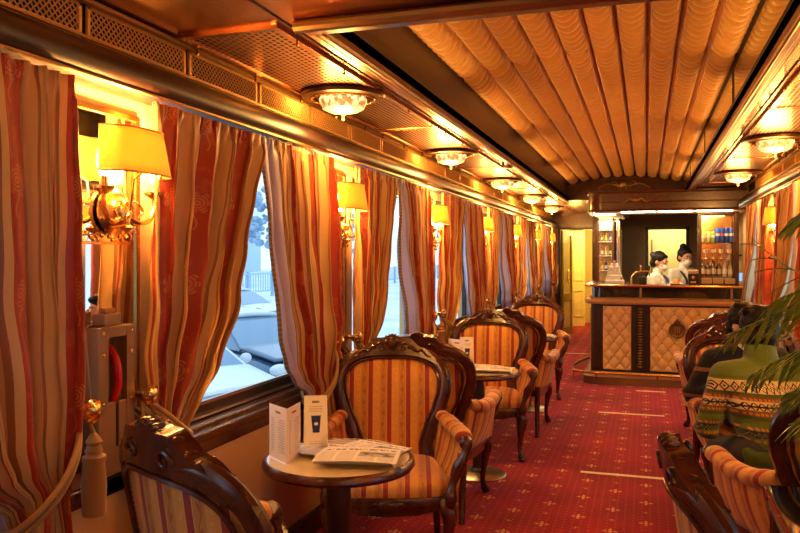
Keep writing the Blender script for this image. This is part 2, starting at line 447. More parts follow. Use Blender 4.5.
def person(root, J, top, pants, shoe, label, hairstyle='short', mask=False, topname='sweater', collar=None, fem=False, face=None, skin=SKIN):
    V = {k: Vector(v) for k, v in J.items()}
    t = thing('person', root[0], root[1], label, 'person')
    F = Vector(face or (0, 1, -.1)).normalized(); U = (Vector((0, 0, 1)) - F*F.z).normalized(); hs, L, Rm = head_shapes(V['head'], F, U)
    body = list(hs); k = .88 if fem else 1.0
    body += [('c', V['neck']+Vector((0, 0, -.02)), .055*k, V['head']+U*-.05-F*.012, .050*k)]
    mid = V['hip'].lerp(V['neck'], .5)
    for s, S in ((-1, 'L'), (1, 'R')):
        body += [('c', V['sh'+S], .048*k, V['el'+S], .038*k), ('c', V['el'+S], .036*k, V['wr'+S], .024*k),
                 ('c', V['hip']+Vector((s*.09, 0, 0)), .085, V['kn'+S], .052), ('c', V['kn'+S], .050, V['an'+S], .034), ('c', V['an'+S], .036, V['an'+S]+Vector((0, .14, -.03)), .028)]
        body += hand_shapes(V['wr'+S], V['hd'+S], V.get('hn', Vector((0, 0, -1))), s)
    body += [('e', V['hip'], (.155*k, .105, .11)), ('c', V['hip'], .11*k, mid, .115*k), ('c', mid, .12*k, V['neck']+Vector((0, -.0, -.12)), .12*k), ('c', V['shL'], .05*k, V['shR'], .05*k), ('c', V['neck'], .06*k, V['neck']+Vector((0, 0, -.08)), .08*k)]
    b = remeshed('body', body, .0075, skin, t, 3)
    # top garment
    g = [('c', V['hip']+Vector((0, 0, -.02)), .135*k, mid, .135*k), ('c', V['hip']+Vector((-.05*k, 0, -.02)), .12*k, V['hip']+Vector((.05*k, 0, -.02)), .12*k), ('c', mid+Vector((-.045*k, 0, 0)), .122*k, mid+Vector((.045*k, 0, 0)), .122*k),
         ('c', mid, .135*k, V['neck']+Vector((0, 0, -.14)), .13*k), ('c', V['shL']+Vector((.05, 0, -.05)), .10*k, V['shR']+Vector((-.05, 0, -.05)), .10*k),
         ('c', V['shL'], .066*k, V['neck']+Vector((0, 0, -.035)), .075*k), ('c', V['shR'], .066*k, V['neck']+Vector((0, 0, -.035)), .075*k)]
    for S in 'LR':
        pts = [V['sh'+S], V['el'+S], V['wr'+S]]
        g += [('c', pts[0], .066*k, pts[0].lerp(pts[1], .5), .060*k), ('c', pts[0].lerp(pts[1], .5), .060*k, pts[1], .054*k), ('c', pts[1], .054*k, pts[1].lerp(pts[2], .93), .038*k)]
    def wr(co, n):
        f = .006*sin(co.z*70+co.x*25) * max(0, 1-abs(co.z-V['hip'].z-.08)/.15); return co + n*f
    if collar == 'turtle': g += [('c', V['neck']+Vector((0, 0, -.05)), .085, V['neck'].lerp(V['head'], .42)-F*.012, .072)]
    o = remeshed(topname, g, .009, top, t, 5, wr)
    if collar == 'white':
        remeshed('shirt_collar', [('c', V['neck']+Vector((0, 0, -.03)), .078*k, V['neck'].lerp(V['head'], .30), .064*k), ('c', V['neck']+Vector((.0, .03, -.05)), .05, V['neck']+Vector((.0, .07, -.09)), .035)], .007, M['white'], t, 3)
    g = [('e', V['hip'], (.165*k, .12, .12))]
    for s, S in ((-1, 'L'), (1, 'R')): g += [('c', V['hip']+Vector((s*.08, 0, -.01)), .10, V['kn'+S], .066), ('c', V['kn'+S], .066, V['an'+S]+Vector((0, 0, .03)), .050)]
    remeshed('trousers', g, .010, pants, t, 4)
    for S in 'LR': remeshed('shoe', [('c', V['an'+S]+Vector((0, -.02, -.03)), .042, V['an'+S]+Vector((0, .05, -.035)), .042), ('c', V['an'+S]+Vector((0, .05, -.035)), .042, V['an'+S]+Vector((0, .17, -.045)), .034)], .008, shoe, t, 3)
    # hair
    h = [('e', L(0, -.026, .038), (.086, .098, .092), Rm), ('e', L(0, -.055, -.03), (.074, .062, .065), Rm)]
    if hairstyle == 'short': h += [('e', L(0, .045, .085), (.058, .04, .028), Rm)] + [('c', L(s*.070, -.01, .03), .018, L(s*.073, -.012, -.005), .010) for s in (-1, 1)] + [('e', L(random.uniform(-.06, .06), random.uniform(-.08, .03), .095+random.uniform(-.01, .012)), (.03, .03, .022), Rm) for _ in range(12)]
    if hairstyle == 'bun': h += [('e', L(0, -.115, .055), (.036, .034, .036), Rm), ('e', L(0, .03, .085), (.062, .045, .022), Rm)]
    if hairstyle == 'topbun': h += [('e', L(0, -.085, .115), (.042, .040, .040), Rm), ('e', L(0, .03, .085), (.062, .045, .022), Rm)]
    hb = remeshed('hair', h, .007, HAIRM, t, 2, lambda co, n: co + n*.004*noise.noise(co*45))
    for s in (-1, 1):
        m = MB(); m.ball(L(s*.031, .075, .016), .0115, 10, 8); m.build('eye', simple('eye_white', (.6, .55, .5), .3), b)
        m = MB(); m.ball(L(s*.031, .083, .016), .0058, 8, 6); m.build('iris', M['black'], b)
        m = MB(); m.tube([L(s*(.014+.008*i), .087-.0016*i*i*.5, .036+.002*sin(i)) for i in range(5)], .0032, 5); m.build('eyebrow', HAIRM, b)
    m = MB(); m.tube([L(-.020, .086, -.066), L(0, .092, -.065), L(.020, .086, -.066)], (.0045, .003), 6); m.build('lips', simple('lips', (.42, .12, .09), .5), b)
    if mask:
        remeshed('face_mask', [('e', L(0, .055, -.055), (.058, .062, .052), Rm), ('c', L(0, .10, -.028), .018, L(0, .09, -.06), .02)], .005, M['white'], t, 3)
        m = MB()
        for s in (-1, 1): m.tube([L(s*.055, .06, -.03), L(s*.074, .02, -.015), L(s*.083, -.01, .005)], .002, 5)
        m.build('mask_loops', M['white'], t)
    return t, V, L

def m_fairisle():
    t = NT('green_fair_isle_knit'); v, x, y, z = t.co()
    green = (.105, .150, .016); green2 = (.055, .085, .012); cream = (.62, .47, .23); black = (.012, .010, .008); orange = (.50, .17, .035)
    u = t.add(t.mul(t.add(x, t.mul(y, .6)), 1.0), 10.0)
    col = t.ramp(z, [(0, green2), (.640, green2), (.641, green), (.665, green), (.666, black), (.692, black), (.693, green), (.735, green), (.736, green2), (.752, green2), (.753, (.16, .07, .02)), (.774, (.16, .07, .02)), (.775, cream), (.812, cream), (.813, (.16, .07, .02)), (.832, (.16, .07, .02)),
                     (.833, green2), (.845, green), (.846, cream), (.894, cream), (.895, green)], 'CONSTANT')
    def rows(zc, hz, P, kind):
        a = t.math('ABSOLUTE', t.sub(t.fr(t.mul(u, 1/P)), .5)); b = t.math('ABSOLUTE', t.mul(t.sub(z, zc), 1/(2*hz)))
        if kind == 'dia':
            d = t.add(a, b); return t.mul(t.mul(t.lt(d, .5), t.mx(t.gt(d, .33), t.lt(d, .12))), t.lt(b, .5))
        if kind == 'x': return t.mul(t.mx(t.lt(t.math('ABSOLUTE', t.sub(a, b)), .10), t.lt(b, .10)), t.lt(b, .42))
        return t.lt(t.add(t.mul(a, a), t.mul(b, b)), .11)
    col = t.mix(rows(.870, .024, .030, 'dia'), col, black)
    col = t.mix(rows(.7935, .018, .024, 'x'), col, black)
    for zc in (.8225, .7635, .702): col = t.mix(rows(zc, .009, .0145, 'dot'), col, orange)
    col = t.mix(rows(.655, .008, .0145, 'dot'), col, orange)
    col = t.mix(rows(.679, .012, .018, 'dia'), col, (.12, .11, .09))
    for zc in (.910, .838): col = t.mix(rows(zc, .004, .008, 'dot'), col, green2)
    kn = t.math('SINE', t.mul(t.add(x, y), 1500)); kz = t.math('SINE', t.mul(z, 1200)); t.bump(t.mul(kn, kz), .35, .003)
    return t.p(base=col, rough=.85, sheen=.3, spec=.2)
def m_blacksweater():
    t = NT('black_banded_knit'); v, x, y, z = t.co()
    f = t.mx(t.between(z, .800, .822), t.between(z, .655, .675))
    return t.p(base=t.mix(f, (.010, .008, .007), (.22, .085, .03)), rough=.85, sheen=.2, spec=.2)
DK = simple('dark_trousers', (.015, .015, .022), .8); SHB = simple('dark_shoe', (.01, .008, .007), .4)
# seated, green
J1 = dict(hip=(0, 0, .575), neck=(0, .17, .955), head=(.01, .245, 1.095), shL=(-.165, .13, .905), shR=(.165, .13, .905), elL=(-.245, .10, .665), elR=(.24, .12, .665), wrL=(-.13, .34, .725), wrR=(.12, .36, .725),
          hdL=(.5, .85, 0), hdR=(-.4, .9, 0), knL=(-.13, .40, .50), knR=(.14, .40, .50), anL=(-.15, .36, .09), anR=(.14, .38, .09))
person(((.52, 3.66, 0), R(6)), J1, m_fairisle(), DK, SHB, 'person with short dark hair in a green patterned turtleneck sweater, seated with back to us', collar='turtle', face=(.1, 1, -.22))
J2 = dict(hip=(0, 0, .575), neck=(.05, .07, .925), head=(.085, .13, 1.065), shL=(-.15, .06, .865), shR=(.25, .06, .86), elL=(-.24, .08, .65), elR=(.37, .05, .66), wrL=(-.10, .32, .72), wrR=(.20, .28, .71),
          hdL=(.5, .85, 0), hdR=(-.4, .9, 0), knL=(-.13, .40, .50), knR=(.14, .40, .50), anL=(-.15, .38, .09), anR=(.16, .40, .09))
person(((.565, 4.84, 0), R(205)), J2, m_blacksweater(), DK, SHB, 'person in a black sweater with thin brown bands, facing us behind the green sweater', collar='white', face=(-.25, 1, -.3))
# bartenders
BW = simple('white_shirt', (.78, .74, .66), .7)
def standing(dz=0, arms=1): return dict(hip=(0, 0, .88+dz), neck=(0, .05, 1.27+dz), head=(0, .085, 1.42+dz), shL=(-.155, .04, 1.215+dz), shR=(.155, .04, 1.215+dz), elL=(-.20, .08, .97+dz), elR=(.20, .08, .97+dz), wrL=(-.09, .28, 1.04+dz), wrR=(.09, .28, 1.04+dz),
        hdL=(.4, .9, .1), hdR=(-.4, .9, .1), knL=(-.09, .02, .47+dz*.5), knR=(.09, .02, .47+dz*.5), anL=(-.09, 0, .09), anR=(.09, 0, .09))
t3, V3, L3 = person(((.085, 10.0, 0), R(-112)), standing(-.03), BW, DK, SHB, 'masked bartender with blue tie and small low bun, left of the two', 'bun', True, 'shirt', 'white', True, (0, 1, -.35), simple('skin_light', (.62, .36, .22), .5))
m = MB(); m.tube([V3['neck']+Vector((0, .085, -.02)), V3['neck']+Vector((0, .135, -.07)), V3['neck']+Vector((0, .15, -.17))], [.012, .02, .014], 8, flat=(1, 0, 0)); m.build('neck_tie', simple('blue_tie', (.02, .04, .22), .5), t3)
t4, V4, L4 = person(((.435, 10.42, 0), R(-150)), standing(.03), BW, DK, SHB, 'masked bartender with dark strap and round top bun, right of the two', 'topbun', True, 'shirt', 'white', True, (0, 1, -.35), simple('skin_warm', (.58, .33, .2), .5))
m = MB()
for s in (-1, 1): m.tube(smoothpath([V4['neck']+Vector((s*.075, .0, .0)), V4['neck']+Vector((s*.07, .09, -.06)), V4['neck']+Vector((s*.035, .135, -.16)), V4['neck']+Vector((s*.03, .13, -.30))], 4), (.016, .005), 8, flat=(1, 0, 0))
m.build('dark_strap', simple('navy_strap', (.012, .014, .04), .5), t4)

# ================================================================== the carriage
SCE = 27.0
CX = -.29
XL, XR = -1.67, 1.09
def mir(x): return 2*CX - x
Y0, YE = -1.6, 14.9
ZC = 2.25
PL = [1.98 + 1.88*k for k in range(-1, 7)]          # left piers
def ordl(side, i):
    if side == 'left': return ['nearest', 'second nearest', 'third nearest', 'fourth nearest', 'fifth nearest', 'sixth nearest', 'farthest'][i]
    return ['first', 'second', 'third', 'fourth', 'fifth', 'sixth'][4-i]
def plab(side, i): return '%s left pier' % ordl(side, i) if side == 'left' else '%s right pier counted from the bar' % ordl(side, i)
PR = [6.75 + 1.88*k for k in range(-4, 2)]          # right piers

struct('floor', MB().bb(XL-.1, XR+.1, Y0, 17.5, -.06, 0), M['carpet'], smooth=0)
def side_wall(name, xi, xo, piers, y1):
    m = MB(); m.bb(xi, xo, Y0, y1, 0, .76); m.bb(xi, xo, Y0, y1, 1.93, 2.76)
    ys = [Y0] + sum([[p-.36, p+.36] for p in piers], []) + [y1]
    if piers[0]-.24 < Y0: ys = ys[2:]; ys = [Y0] + ys
    prev = None
    for p in piers: m.bb(xi, xo, p-.26, min(p+.34, y1), .76, 1.93)
    if piers[-1]+1.1 < y1: m.bb(xi, xo, piers[-1]+1.52, y1, .76, 1.93)
    return struct(name, m, M['wallcream'], smooth=0)
side_wall('wall_left', XL, XL-.12, PL, 15.0)
mw = MB(); mw.bb(XR, XR+.12, Y0, 15.0, 0, .76); mw.bb(XR, XR+.12, Y0, 15.0, 1.93, 2.76); mw.bb(XR, XR+.12, 8.63-.36, 15.0, .76, 1.93)
for p in PR[:-1]: mw.bb(XR, XR+.12, p-.34, p+.26, .76, 1.93)
mw.bb(XR, XR+.12, Y0, PR[0]-1.52, .76, 1.93)
struct('wall_right', mw, M['wallcream'], smooth=0)
struct('wall_back', MB().bb(XL, XR, Y0-.1, Y0, 0, 2.78).bb(XL-.1, XR+.1, 14.95, 15.0, 2.0, 2.78), M['darkwood'], smooth=0)

# ceiling with its long recess
FX0, FX1, FY0, FY1 = -1.04, .46, 2.39, 10.9
m = MB()
m.bb(XL, FX0, Y0, 15, ZC, ZC+.04); m.bb(FX1, XR, Y0, 15, ZC, ZC+.04)
m.bb(FX0, FX1, Y0, FY0, ZC, ZC+.04)
struct('ceiling', m, M['copper'], smooth=0)
m = MB(); m.bb(FX0, FX1, FY1, 15, ZC, ZC+.04); m.bb(XL-.1, XR+.1, Y0, 17.5, 2.72, 2.78)
struct('ceiling_end', m, M['beamwood'], smooth=0)
m = MB(); m.bb(FX0-.03, FX0, FY0, FY1, ZC, 2.70); m.bb(FX1, FX1+.03, FY0, FY1, ZC, 2.70); m.bb(FX0-.03, FX1+.03, FY0-.04, FY0, ZC, 2.7)
struct('trim_1', m, M['darkwood'], smooth=0)
# arched end board of the recess
m = MB()
n = 24; out = [(FX0, ZC)] + [(lerp(FX0, FX1, i/n), 2.47 + .10*(1-(2*i/n-1)**2)) for i in range(n+1)] + [(FX1, ZC)]
m.prism([(x, z) for x, z in out], .05, (0, FY1, 0))
m.prism([(lerp(FX0, FX1, i/n), 2.47 + .10*(1-(2*i/n-1)**2)) for i in range(n+1)] + [(lerp(FX1, FX0, i/n), 2.44 + .10*(1-(2*i/n-1)**2)) for i in range(n+1)], .05, (0, FY1-.03, 0))
struct('trim_2', m, M['beamwood'])
t = thing('ceiling_ornament', (CX, FY1-.06, 2.42), 0, 'carved wooden scroll ornament on the arched board closing the ceiling recess', 'ornament')
m = MB(); m.ball((0, 0, .03), .06, 10, 8, (1, .5, 1))
for s in (-1, 1):
    m.tube([(s*(.05+.06*a*cos(a*4.5)*1.0+.12*(1-a)), -.01, .02+.05*sin(a*5)) for a in [i/14 for i in range(15)]], .012, 6)
    m.tube([(s*(.06+.28*a), 0, .05*sin(a*pi)-.02*a) for a in [i/10 for i in range(11)]], [.018*(1-.7*i/10) for i in range(11)], 6)
m.build('carving', M['oldbrass'], t)

# mouldings round the recess
m = MB()
for sx, X in ((-1, FX0), (1, FX1)):
    m.bb(X+sx*.0, X+sx*.045, FY0, FY1, ZC-.035, ZC); m.bb(X+sx*.045, X+sx*.07, FY0, FY1, ZC-.018, ZC)
m.bb(FX0-.07, FX1+.07, FY0-.07, FY0, ZC-.035, ZC)
struct('trim_3', m, M['beamwood'], smooth=0, bevel=.006)
m = MB()
for sx, X in ((-1, FX0), (1, FX1)):
    m.tube([(X+sx*.012, FY0, ZC-.03), (X+sx*.012, FY1, ZC-.03)], .011, 8); m.tube([(X+sx*.075, FY0, ZC-.006), (X+sx*.075, FY1, ZC-.006)], .008, 8)
m.tube([(FX0-.09, FY0-.07, ZC-.022), (FX1+.09, FY0-.07, ZC-.022)], .022, 10)
struct('trim_4', m, M['oldbrass'])
# glazed slots of the recess walls, one per bay
k = 0
for X, sx in ((FX1, -1), (FX0, 1)):
    for b in range(4):
        y0 = FY0 + .06 + 2.1*b; m = MB(); m.bb(X, X+sx*.006, y0, y0+1.98, ZC+.05, ZC+.22)
        if sx < 0: struct('window_%d' % (40+k), m, simple('dim_clerestory_glass', (.10, .10, .03), .12, coat=1.0), smooth=0)
        k += 1

# ruched silk
def silk(u, v):
    x = lerp(FX0+.004, FX1-.004, u); y = lerp(FY0+.005, FY1-.04, v)
    base = 2.545 + .10*(1-(2*u-1)**2)
    c = u*10; a = c - math.floor(c); col = math.floor(c)
    w = sin(pi*min(max(a, 0), 1))
    sea = abs(((y-FY0)/1.88 + .5) % 1 - .5)*1.88
    pin = min(1, sea/.07); pin = pin*pin*(3-2*pin)
    jit = .012*noise.noise(Vector((col*3.1, y*5, 0))) + .010*noise.noise(Vector((x*14, y*9, 3)))
    ph = (y - .042*w + jit)/.088 + (col % 2)*.37
    f = ph - math.floor(ph)
    saw = (f**.8)*(1-f**7) * 1.25
    d = (.018*w**.6)*(.45+.55*pin) + .075*(sin(pi*f)**.75)*(w**.28)*(.30+.70*pin)
    return (x, y, base - d)
m = MB(); m.grid(silk, 90, 1500)
tag(m.build('silk_ceiling_lining', M['quilt'], None, smooth=80), 'gathered golden silk lining filling the long recess in the ceiling', 'ceiling lining')

# perforated copper panels with brass pins
m = MB(); m.bb(-.18, .18, -1.03, 1.03, 0, .010)
fr = MB(); fr.bb(-.2, -.175, -1.05, 1.05, -.006, .012); fr.bb(.175, .2, -1.05, 1.05, -.006, .012); fr.bb(-.175, .175, -1.05, -1.02, -.006, .012); fr.bb(-.175, .175, 1.02, 1.05, -.006, .012)
pin = MB()
pin.lathe([(0, -.03), (.006, -.028), (.008, -.022), (.004, -.015), (.004, 0)], (0, 0, 0), 8)
proto = None; LY = [3.38, 5.50, 7.62, 9.74, 11.86, 13.98]
ORD = ['nearest', 'second', 'third', 'fourth', 'fifth', 'sixth', 'seventh', 'eighth', 'ninth', 'tenth']
for side, X, ys in (('left', -1.40, LY[:5]), ('right', mir(-1.40), LY[:3])):
    for i, y in enumerate(ys):
        lab = '%s perforated copper panel around a crystal lamp, %s side of the ceiling' % (ORD[i], side)
        if proto is None:
            proto = thing('ceiling_grille', (X, y, ZC-.010), 0, lab, 'grille', 'perforated ceiling panels')
            m.build('perforated_sheet', M['perf'], proto, smooth=0); fr.build('frame', M['copper'], proto, smooth=0, bevel=.003)
            p0 = None
            for sx in (-.215, .20):
                for q in range(5):
                    if p0 is None: p0 = pin.build('pin', M['brass'], proto); p0.location = (sx, -.9+.45*q, 0)
                    else: c = p0.copy(); COL.objects.link(c); KIDS[proto.name].append(c); c.location = (sx, -.9+.45*q, 0)
        else: copy_tree(proto, None, lab, (X, y, ZC-.010))
# seams: slim shadow-gap beads along the copper
m = MB()
for x in (-1.17, mir(-1.17)): m.tube([(x, Y0, ZC-.002), (x, 14.8, ZC-.002)], .004, 6)
struct('trim_5', m, M['darkwood'])

# crystal lamps
def crystal_lamp():
    t = thing('crystal_ceiling_lamp', (0, 0, 0))
    m = MB(); m.lathe([(.0, 0), (.195, 0), (.205, -.012), (.195, -.026), (.165, -.030), (.150, -.014), (.0, -.010)], n=36); m.build('mounting_ring', simple('dark_bronze_ring', (.16, .08, .035), .35, metal=.9), t)
    m = MB(); m.tube([(.15*cos(2*pi*i/36), .15*sin(2*pi*i/36), -.03) for i in range(36)], .007, 6, closed=True); m.build('rim', M['brass'], t)
    m = MB()
    prof = [(.104, -.018), (.112, -.035), (.106, -.055), (.095, -.078), (.065, -.093), (.03, -.1), (0, -.1)]
    vs = []; N = 40
    for r, z in prof:
        for k in range(N):
            a = 2*pi*k/N; rr = r*(1 + (.045 if k % 2 else -.02)); vs.append((rr*cos(a), rr*sin(a), z))
    m.add(vs, [(i*N+k, i*N+(k+1) % N, (i+1)*N+(k+1) % N, (i+1)*N+k) for i in range(len(prof)-1) for k in range(N)])
    m.build('crystal_bowl', M['crystal'], t, smooth=0)
    m = MB(); m.lathe([(0, -.135), (.006, -.13), (.009, -.122), (.004, -.113), (.012, -.106), (.022, -.1), (.018, -.094)], n=12); m.build('finial', M['brass'], t)
    return t
lp = None
def point(name, loc, e, col, r=.03, parent=None):
    d = bpy.data.lights.new(name, 'POINT'); d.energy = e; d.color = col; d.shadow_soft_size = r
    o = bpy.data.objects.new(name, d); COL.objects.link(o); o.location = loc
    if parent: o.parent = parent
    return o
WARM = (1.0, .48, .115)
for side, X, ys in (('left', -1.39, LY[:5]), ('right', mir(-1.39), LY[:3])):
    for i, y in enumerate(ys):
        lab = '%s round crystal ceiling lamp in a brass ring on the %s side' % (ORD[i], side)
        if lp is None:
            lp = crystal_lamp(); lp.location = (X, y, ZC-.008); tag(lp, lab, 'ceiling lamp', 'crystal ceiling lamps')
        else: copy_tree(lp, None, lab, (X, y, ZC-.008))
        point('ceiling_lamp_light', (X, y, ZC-.16), 12.0, WARM, .09)

# pelmet mouldings and cornice
prof = [(-1.70, 2.105), (-1.605, 2.105), (-1.575, 2.09), (-1.555, 2.06), (-1.550, 2.03), (-1.562, 2.005), (-1.60, 1.985), (-1.70, 1.985)]
def sweep_y(m, pr, y0, y1, flip):
    vs = [((mir(x) if flip else x), y0, z) for x, z in pr] + [((mir(x) if flip else x), y1, z) for x, z in pr]
    n = len(pr); m.add(vs, [tuple(range(n)), tuple(range(n, 2*n))] + [(i, (i+1) % n, (i+1) % n+n, i+n) for i in range(n)])
m = MB(); sweep_y(m, prof, Y0, 14.2, False); struct('trim_6', m, M['darkwood'], smooth=50)
m = MB(); sweep_y(m, prof, Y0, 9.15, True); struct('trim_7', m, M['darkwood'], smooth=50)
m = MB()
for fl, y1 in ((0, 14.2), (1, 9.15)):
    f = (lambda x: mir(x)) if fl else (lambda x: x)
    m.tube([(f(-1.592), Y0, 2.108), (f(-1.592), y1, 2.108)], .007, 6); m.tube([(f(-1.572), Y0, 1.992), (f(-1.572), y1, 1.992)], .006, 6)
    m.tube([(f(-1.63), Y0, 2.235), (f(-1.63), y1, 2.235)], .012, 6)
struct('trim_8', m, M['oldbrass'])

# fretted brass frieze
def fret():
    L, H = .525, .118; m = MB()
    for (x0, x1, z0, z1) in ((-L/2, L/2, 0, .010), (-L/2, L/2, H-.010, H), (-L/2, -L/2+.012, 0, H), (L/2-.012, L/2, 0, H), (-L/2, L/2, .022, .027)):
        m.bb(-.005, .005, x0, x1, z0, z1)
    a, b = .027, H-.010; run = b-a; s = .0235; y = -L/2 - run
    while y < L/2:
        for d in (0, 1):
            ya, yb = (y, y+run) if d == 0 else (y+run, y); za, zb = a, b
            pts = []
            for (p, q) in ((ya, za), (yb, zb)): pts.append([p, q])
            # clip to panel
            (p0, q0), (p1, q1) = pts
            def cl(pp, lim): return q0 + (q1-q0)*(lim-p0)/(p1-p0)
            lo, hi = -L/2+.01, L/2-.01
            P = []
            for (p, q) in ((p0, q0), (p1, q1)):
                if p < lo: q = cl(p, lo); p = lo
                if p > hi: q = cl(p, hi); p = hi
                P.append((p, q))
            if abs(P[0][0]-P[1][0]) > .004 and (min(p0, p1) < hi and max(p0, p1) > lo):
                m.tube([(0.002*d, P[0][0], P[0][1]), (0.002*d, P[1][0], P[1][1])], .0028, 4, caps=False)
        y += s
    for i in range(22):
        yy = -L/2 + .012 + (L-.024)*(i+.5)/22; m.ball((.004, yy, -.002), .0075, 6, 4, (1, 1, 1.1)); m.bb(0, .005, yy-.002, yy+.002, .01, .024)
    return m
fm = None; nfr = 0
for side, x, y1 in (('left', XL+.018, 14.1), ('right', XR-.018, 9.0)):
    y = -.84 + .28
    while y + .28 < y1:
        if fm is None:
            fm = fret().build('brass_fretwork_panel', M['fret'], None, smooth=0)
            tag(fm, 'pierced brass fretwork panel in the frieze above the %s windows' % side, 'grille', 'fretwork panels of the %s frieze' % side); o = fm
        else:
            o = fm.copy(); COL.objects.link(o)
            tag(o, 'pierced brass fretwork panel in the frieze above the %s windows' % side, 'grille', 'fretwork panels of the %s frieze' % side)
        o.location = (x, y, 2.113); o.rotation_euler.z = 0 if side == 'left' else pi
        y += .55
m = MB(); m.bb(XL, XL+.008, Y0, 14.2, 2.105, 2.25); m.bb(XR-.008, XR, Y0, 9.15, 2.105, 2.25)
struct('trim_9', m, M['black'], smooth=0)

# windows
def window(n, side, p0, p1):
    s = 1 if side == 'left' else -1; X = XL if side == 'left' else XR
    a, b = (p0+.34, p1-.26) if s > 0 else (p0+.26, p1-.34); yc = (a+b)/2; W = b-a
    m = MB(); d = -s*.05
    for z0, z1 in ((.80, .86), (1.885, 1.93)): m.bb(X+d-.02, X+d+.02, a, b, z0, z1)
    for y0, y1 in ((a, a+.045), (b-.045, b)): m.bb(X+d-.02, X+d+.02, y0, y1, .80, 1.93)
    f = struct('window_%d' % n, m, M['darkwood'], smooth=0, bevel=.004)
    m = MB(); m.bb(X+d-.003, X+d+.003, a+.04, b-.04, .85, 1.89); g = m.build('window_pane', M['glass'], f, smooth=0)
    m = MB(); m.bb(X+d+s*.02, X+d+s*.032, a+.03, b-.03, .858, .872); m.bb(X-s*.015, X-s*.03, a, b, .808, .818); m.build('metal_strip', M['steel'], f, smooth=0)
    m = MB(); m.bb(X-.04*s, X+s*.05, a-.02, b+.02, .735, .775); m.bb(X+s*.0, X+s*.018, a-.4, b+.4, .675, .735); m.bb(X-s*.08, X+s*.03, a, b, .76, .80); m.build('window_sill', M['mahogany'], f, smooth=0, bevel=.008)
n = 1
for a, b in zip(PL[:-1], PL[1:]): window(n, 'left', a, b); n += 1
window(n, 'left', PL[-1], PL[-1]+1.88); n += 1
window(20, 'left', PL[0]-1.88, PL[0])
n = 11
for a, b in zip(PR[:-1], PR[1:]): window(n, 'right', a, b); n += 1
window(n, 'right', PR[0]-1.88, PR[0])
# baseboards
struct('baseboard_left', MB().bb(XL, XL+.02, Y0, 14.9, 0, .12), M['darkwood'], smooth=0, bevel=.005)
struct('baseboard_right', MB().bb(XR-.02, XR, Y0, 9.2, 0, .12), M['darkwood'], smooth=0, bevel=.005)

# pier mirrors
mp = None
def pier_mirror():
    t = thing('wall_mirror'); m = MB(); m.bb(.002, .008, -.17, .17, .80, 1.92); m.build('mirror_glass', M['mirror'], t, smooth=0)
    m = MB()
    for (y0, y1, z0, z1) in ((-.185, -.165, .79, 1.93), (.165, .185, .79, 1.93), (-.165, .165, .79, .81), (-.165, .165, 1.91, 1.93)): m.bb(0, .016, y0, y1, z0, z1)
    m.build('frame', M['brass'], t, smooth=0, bevel=.003)
    m = MB()
    for i in range(15): m.ball((.010, -.12+.24*i/14, 1.515 - .012*cos(i*1.2)), .009, 6, 4, (.5, 1, 1))
    m.bb(.006, .012, -.14, .14, 1.49, 1.50)
    m.build('brass_crest', M['brass'], t); return t
for side, X, ps, r in (('left', XL, PL[1:], 0), ('right', XR, PR[1:-1], pi)):
    for i, p in enumerate(ps):
        j = i if side == 'right' else i
        lab = 'tall narrow brass-framed mirror on the ' + plab(side, i)
        if mp is None: mp = pier_mirror(); tag(mp, lab, 'mirror', 'pier mirrors'); mp.location = (X, p+.03, 0)
        else: copy_tree(mp, None, lab, (X, p+.03, 0), r)

# sconces (local +x into the room)
def sconce():
    t = thing('wall_sconce')
    m = MB(); T = Matrix.Rotation(pi/2, 4, 'Y')
    m.lathe([(0, 0), (.075, 0), (.078, .010), (.060, .020), (.050, .018), (.046, .035), (.030, .055), (0, .062)], (0.016, 0, 0), 24, T=T)
    m.build('back_plate', M['brass'], t)
    m = MB(); m.lathe([(0, -.10), (.010, -.095), (.014, -.085), (.006, -.072), (.022, -.062), (.026, -.055), (.008, -.045), (.010, -.02), (0, 0)], (.075, 0, 0), 12)
    m.build('drop_finial', M['brass'], t)
    for s in (-1, 1):
        m = MB(); pts = smoothpath([(.05, 0, 0), (.07, s*.05, -.035), (.08, s*.10, -.03), (.085, s*.125, .015), (.085, s*.125, .06)])
        m.tube(pts, .008, 8); pts = smoothpath([(.06, 0, .01), (.075, s*.04, .03), (.08, s*.07, .0), (.075, s*.05, -.02)]); m.tube(pts, .005, 6)
        a = m.build('arm', M['brass'], t)
        m = MB(); m.lathe([(.0, .04), (.012, .045), (.032, .06), (.034, .068), (.014, .066), (.012, .10), (0, .10)], (.085, s*.125, 0), 14); m.build('candle_cup', M['brass'], a)
        m = MB(); m.lathe([(.010, .10), (.018, .125), (.022, .15), (.016, .18), (.006, .20), (0, .202)], (.085, s*.125, 0), 12); m.build('bulb', M['bulb'], a)
    # shield shade: curved front and short returns
    def sh(u, v):
        a = (u-.5)*2; hw = lerp(.160, .135, v); xx = .175 - .018*v - .07*abs(a)**6 - .012*a*a
        return (xx, a*hw, .115 + .142*v)
    m = MB(); m.grid(sh, 30, 4); o = m.build('lampshade', M['shade'], t, smooth=60)
    so = o.modifiers.new('t', 'SOLIDIFY'); so.thickness = .003
    m = MB()
    for v in (0, 1): m.tube([sh(i/30, v) for i in range(31)], .0035, 6)
    m.build('shade_trim', M['oldbrass'], t)
    m = MB(); m.tube([(.085, 0, .0), (.10, 0, .10), (.155, 0, .14)], .004, 6); m.build('shade_bracket', M['brass'], t)
    return t
sp = None
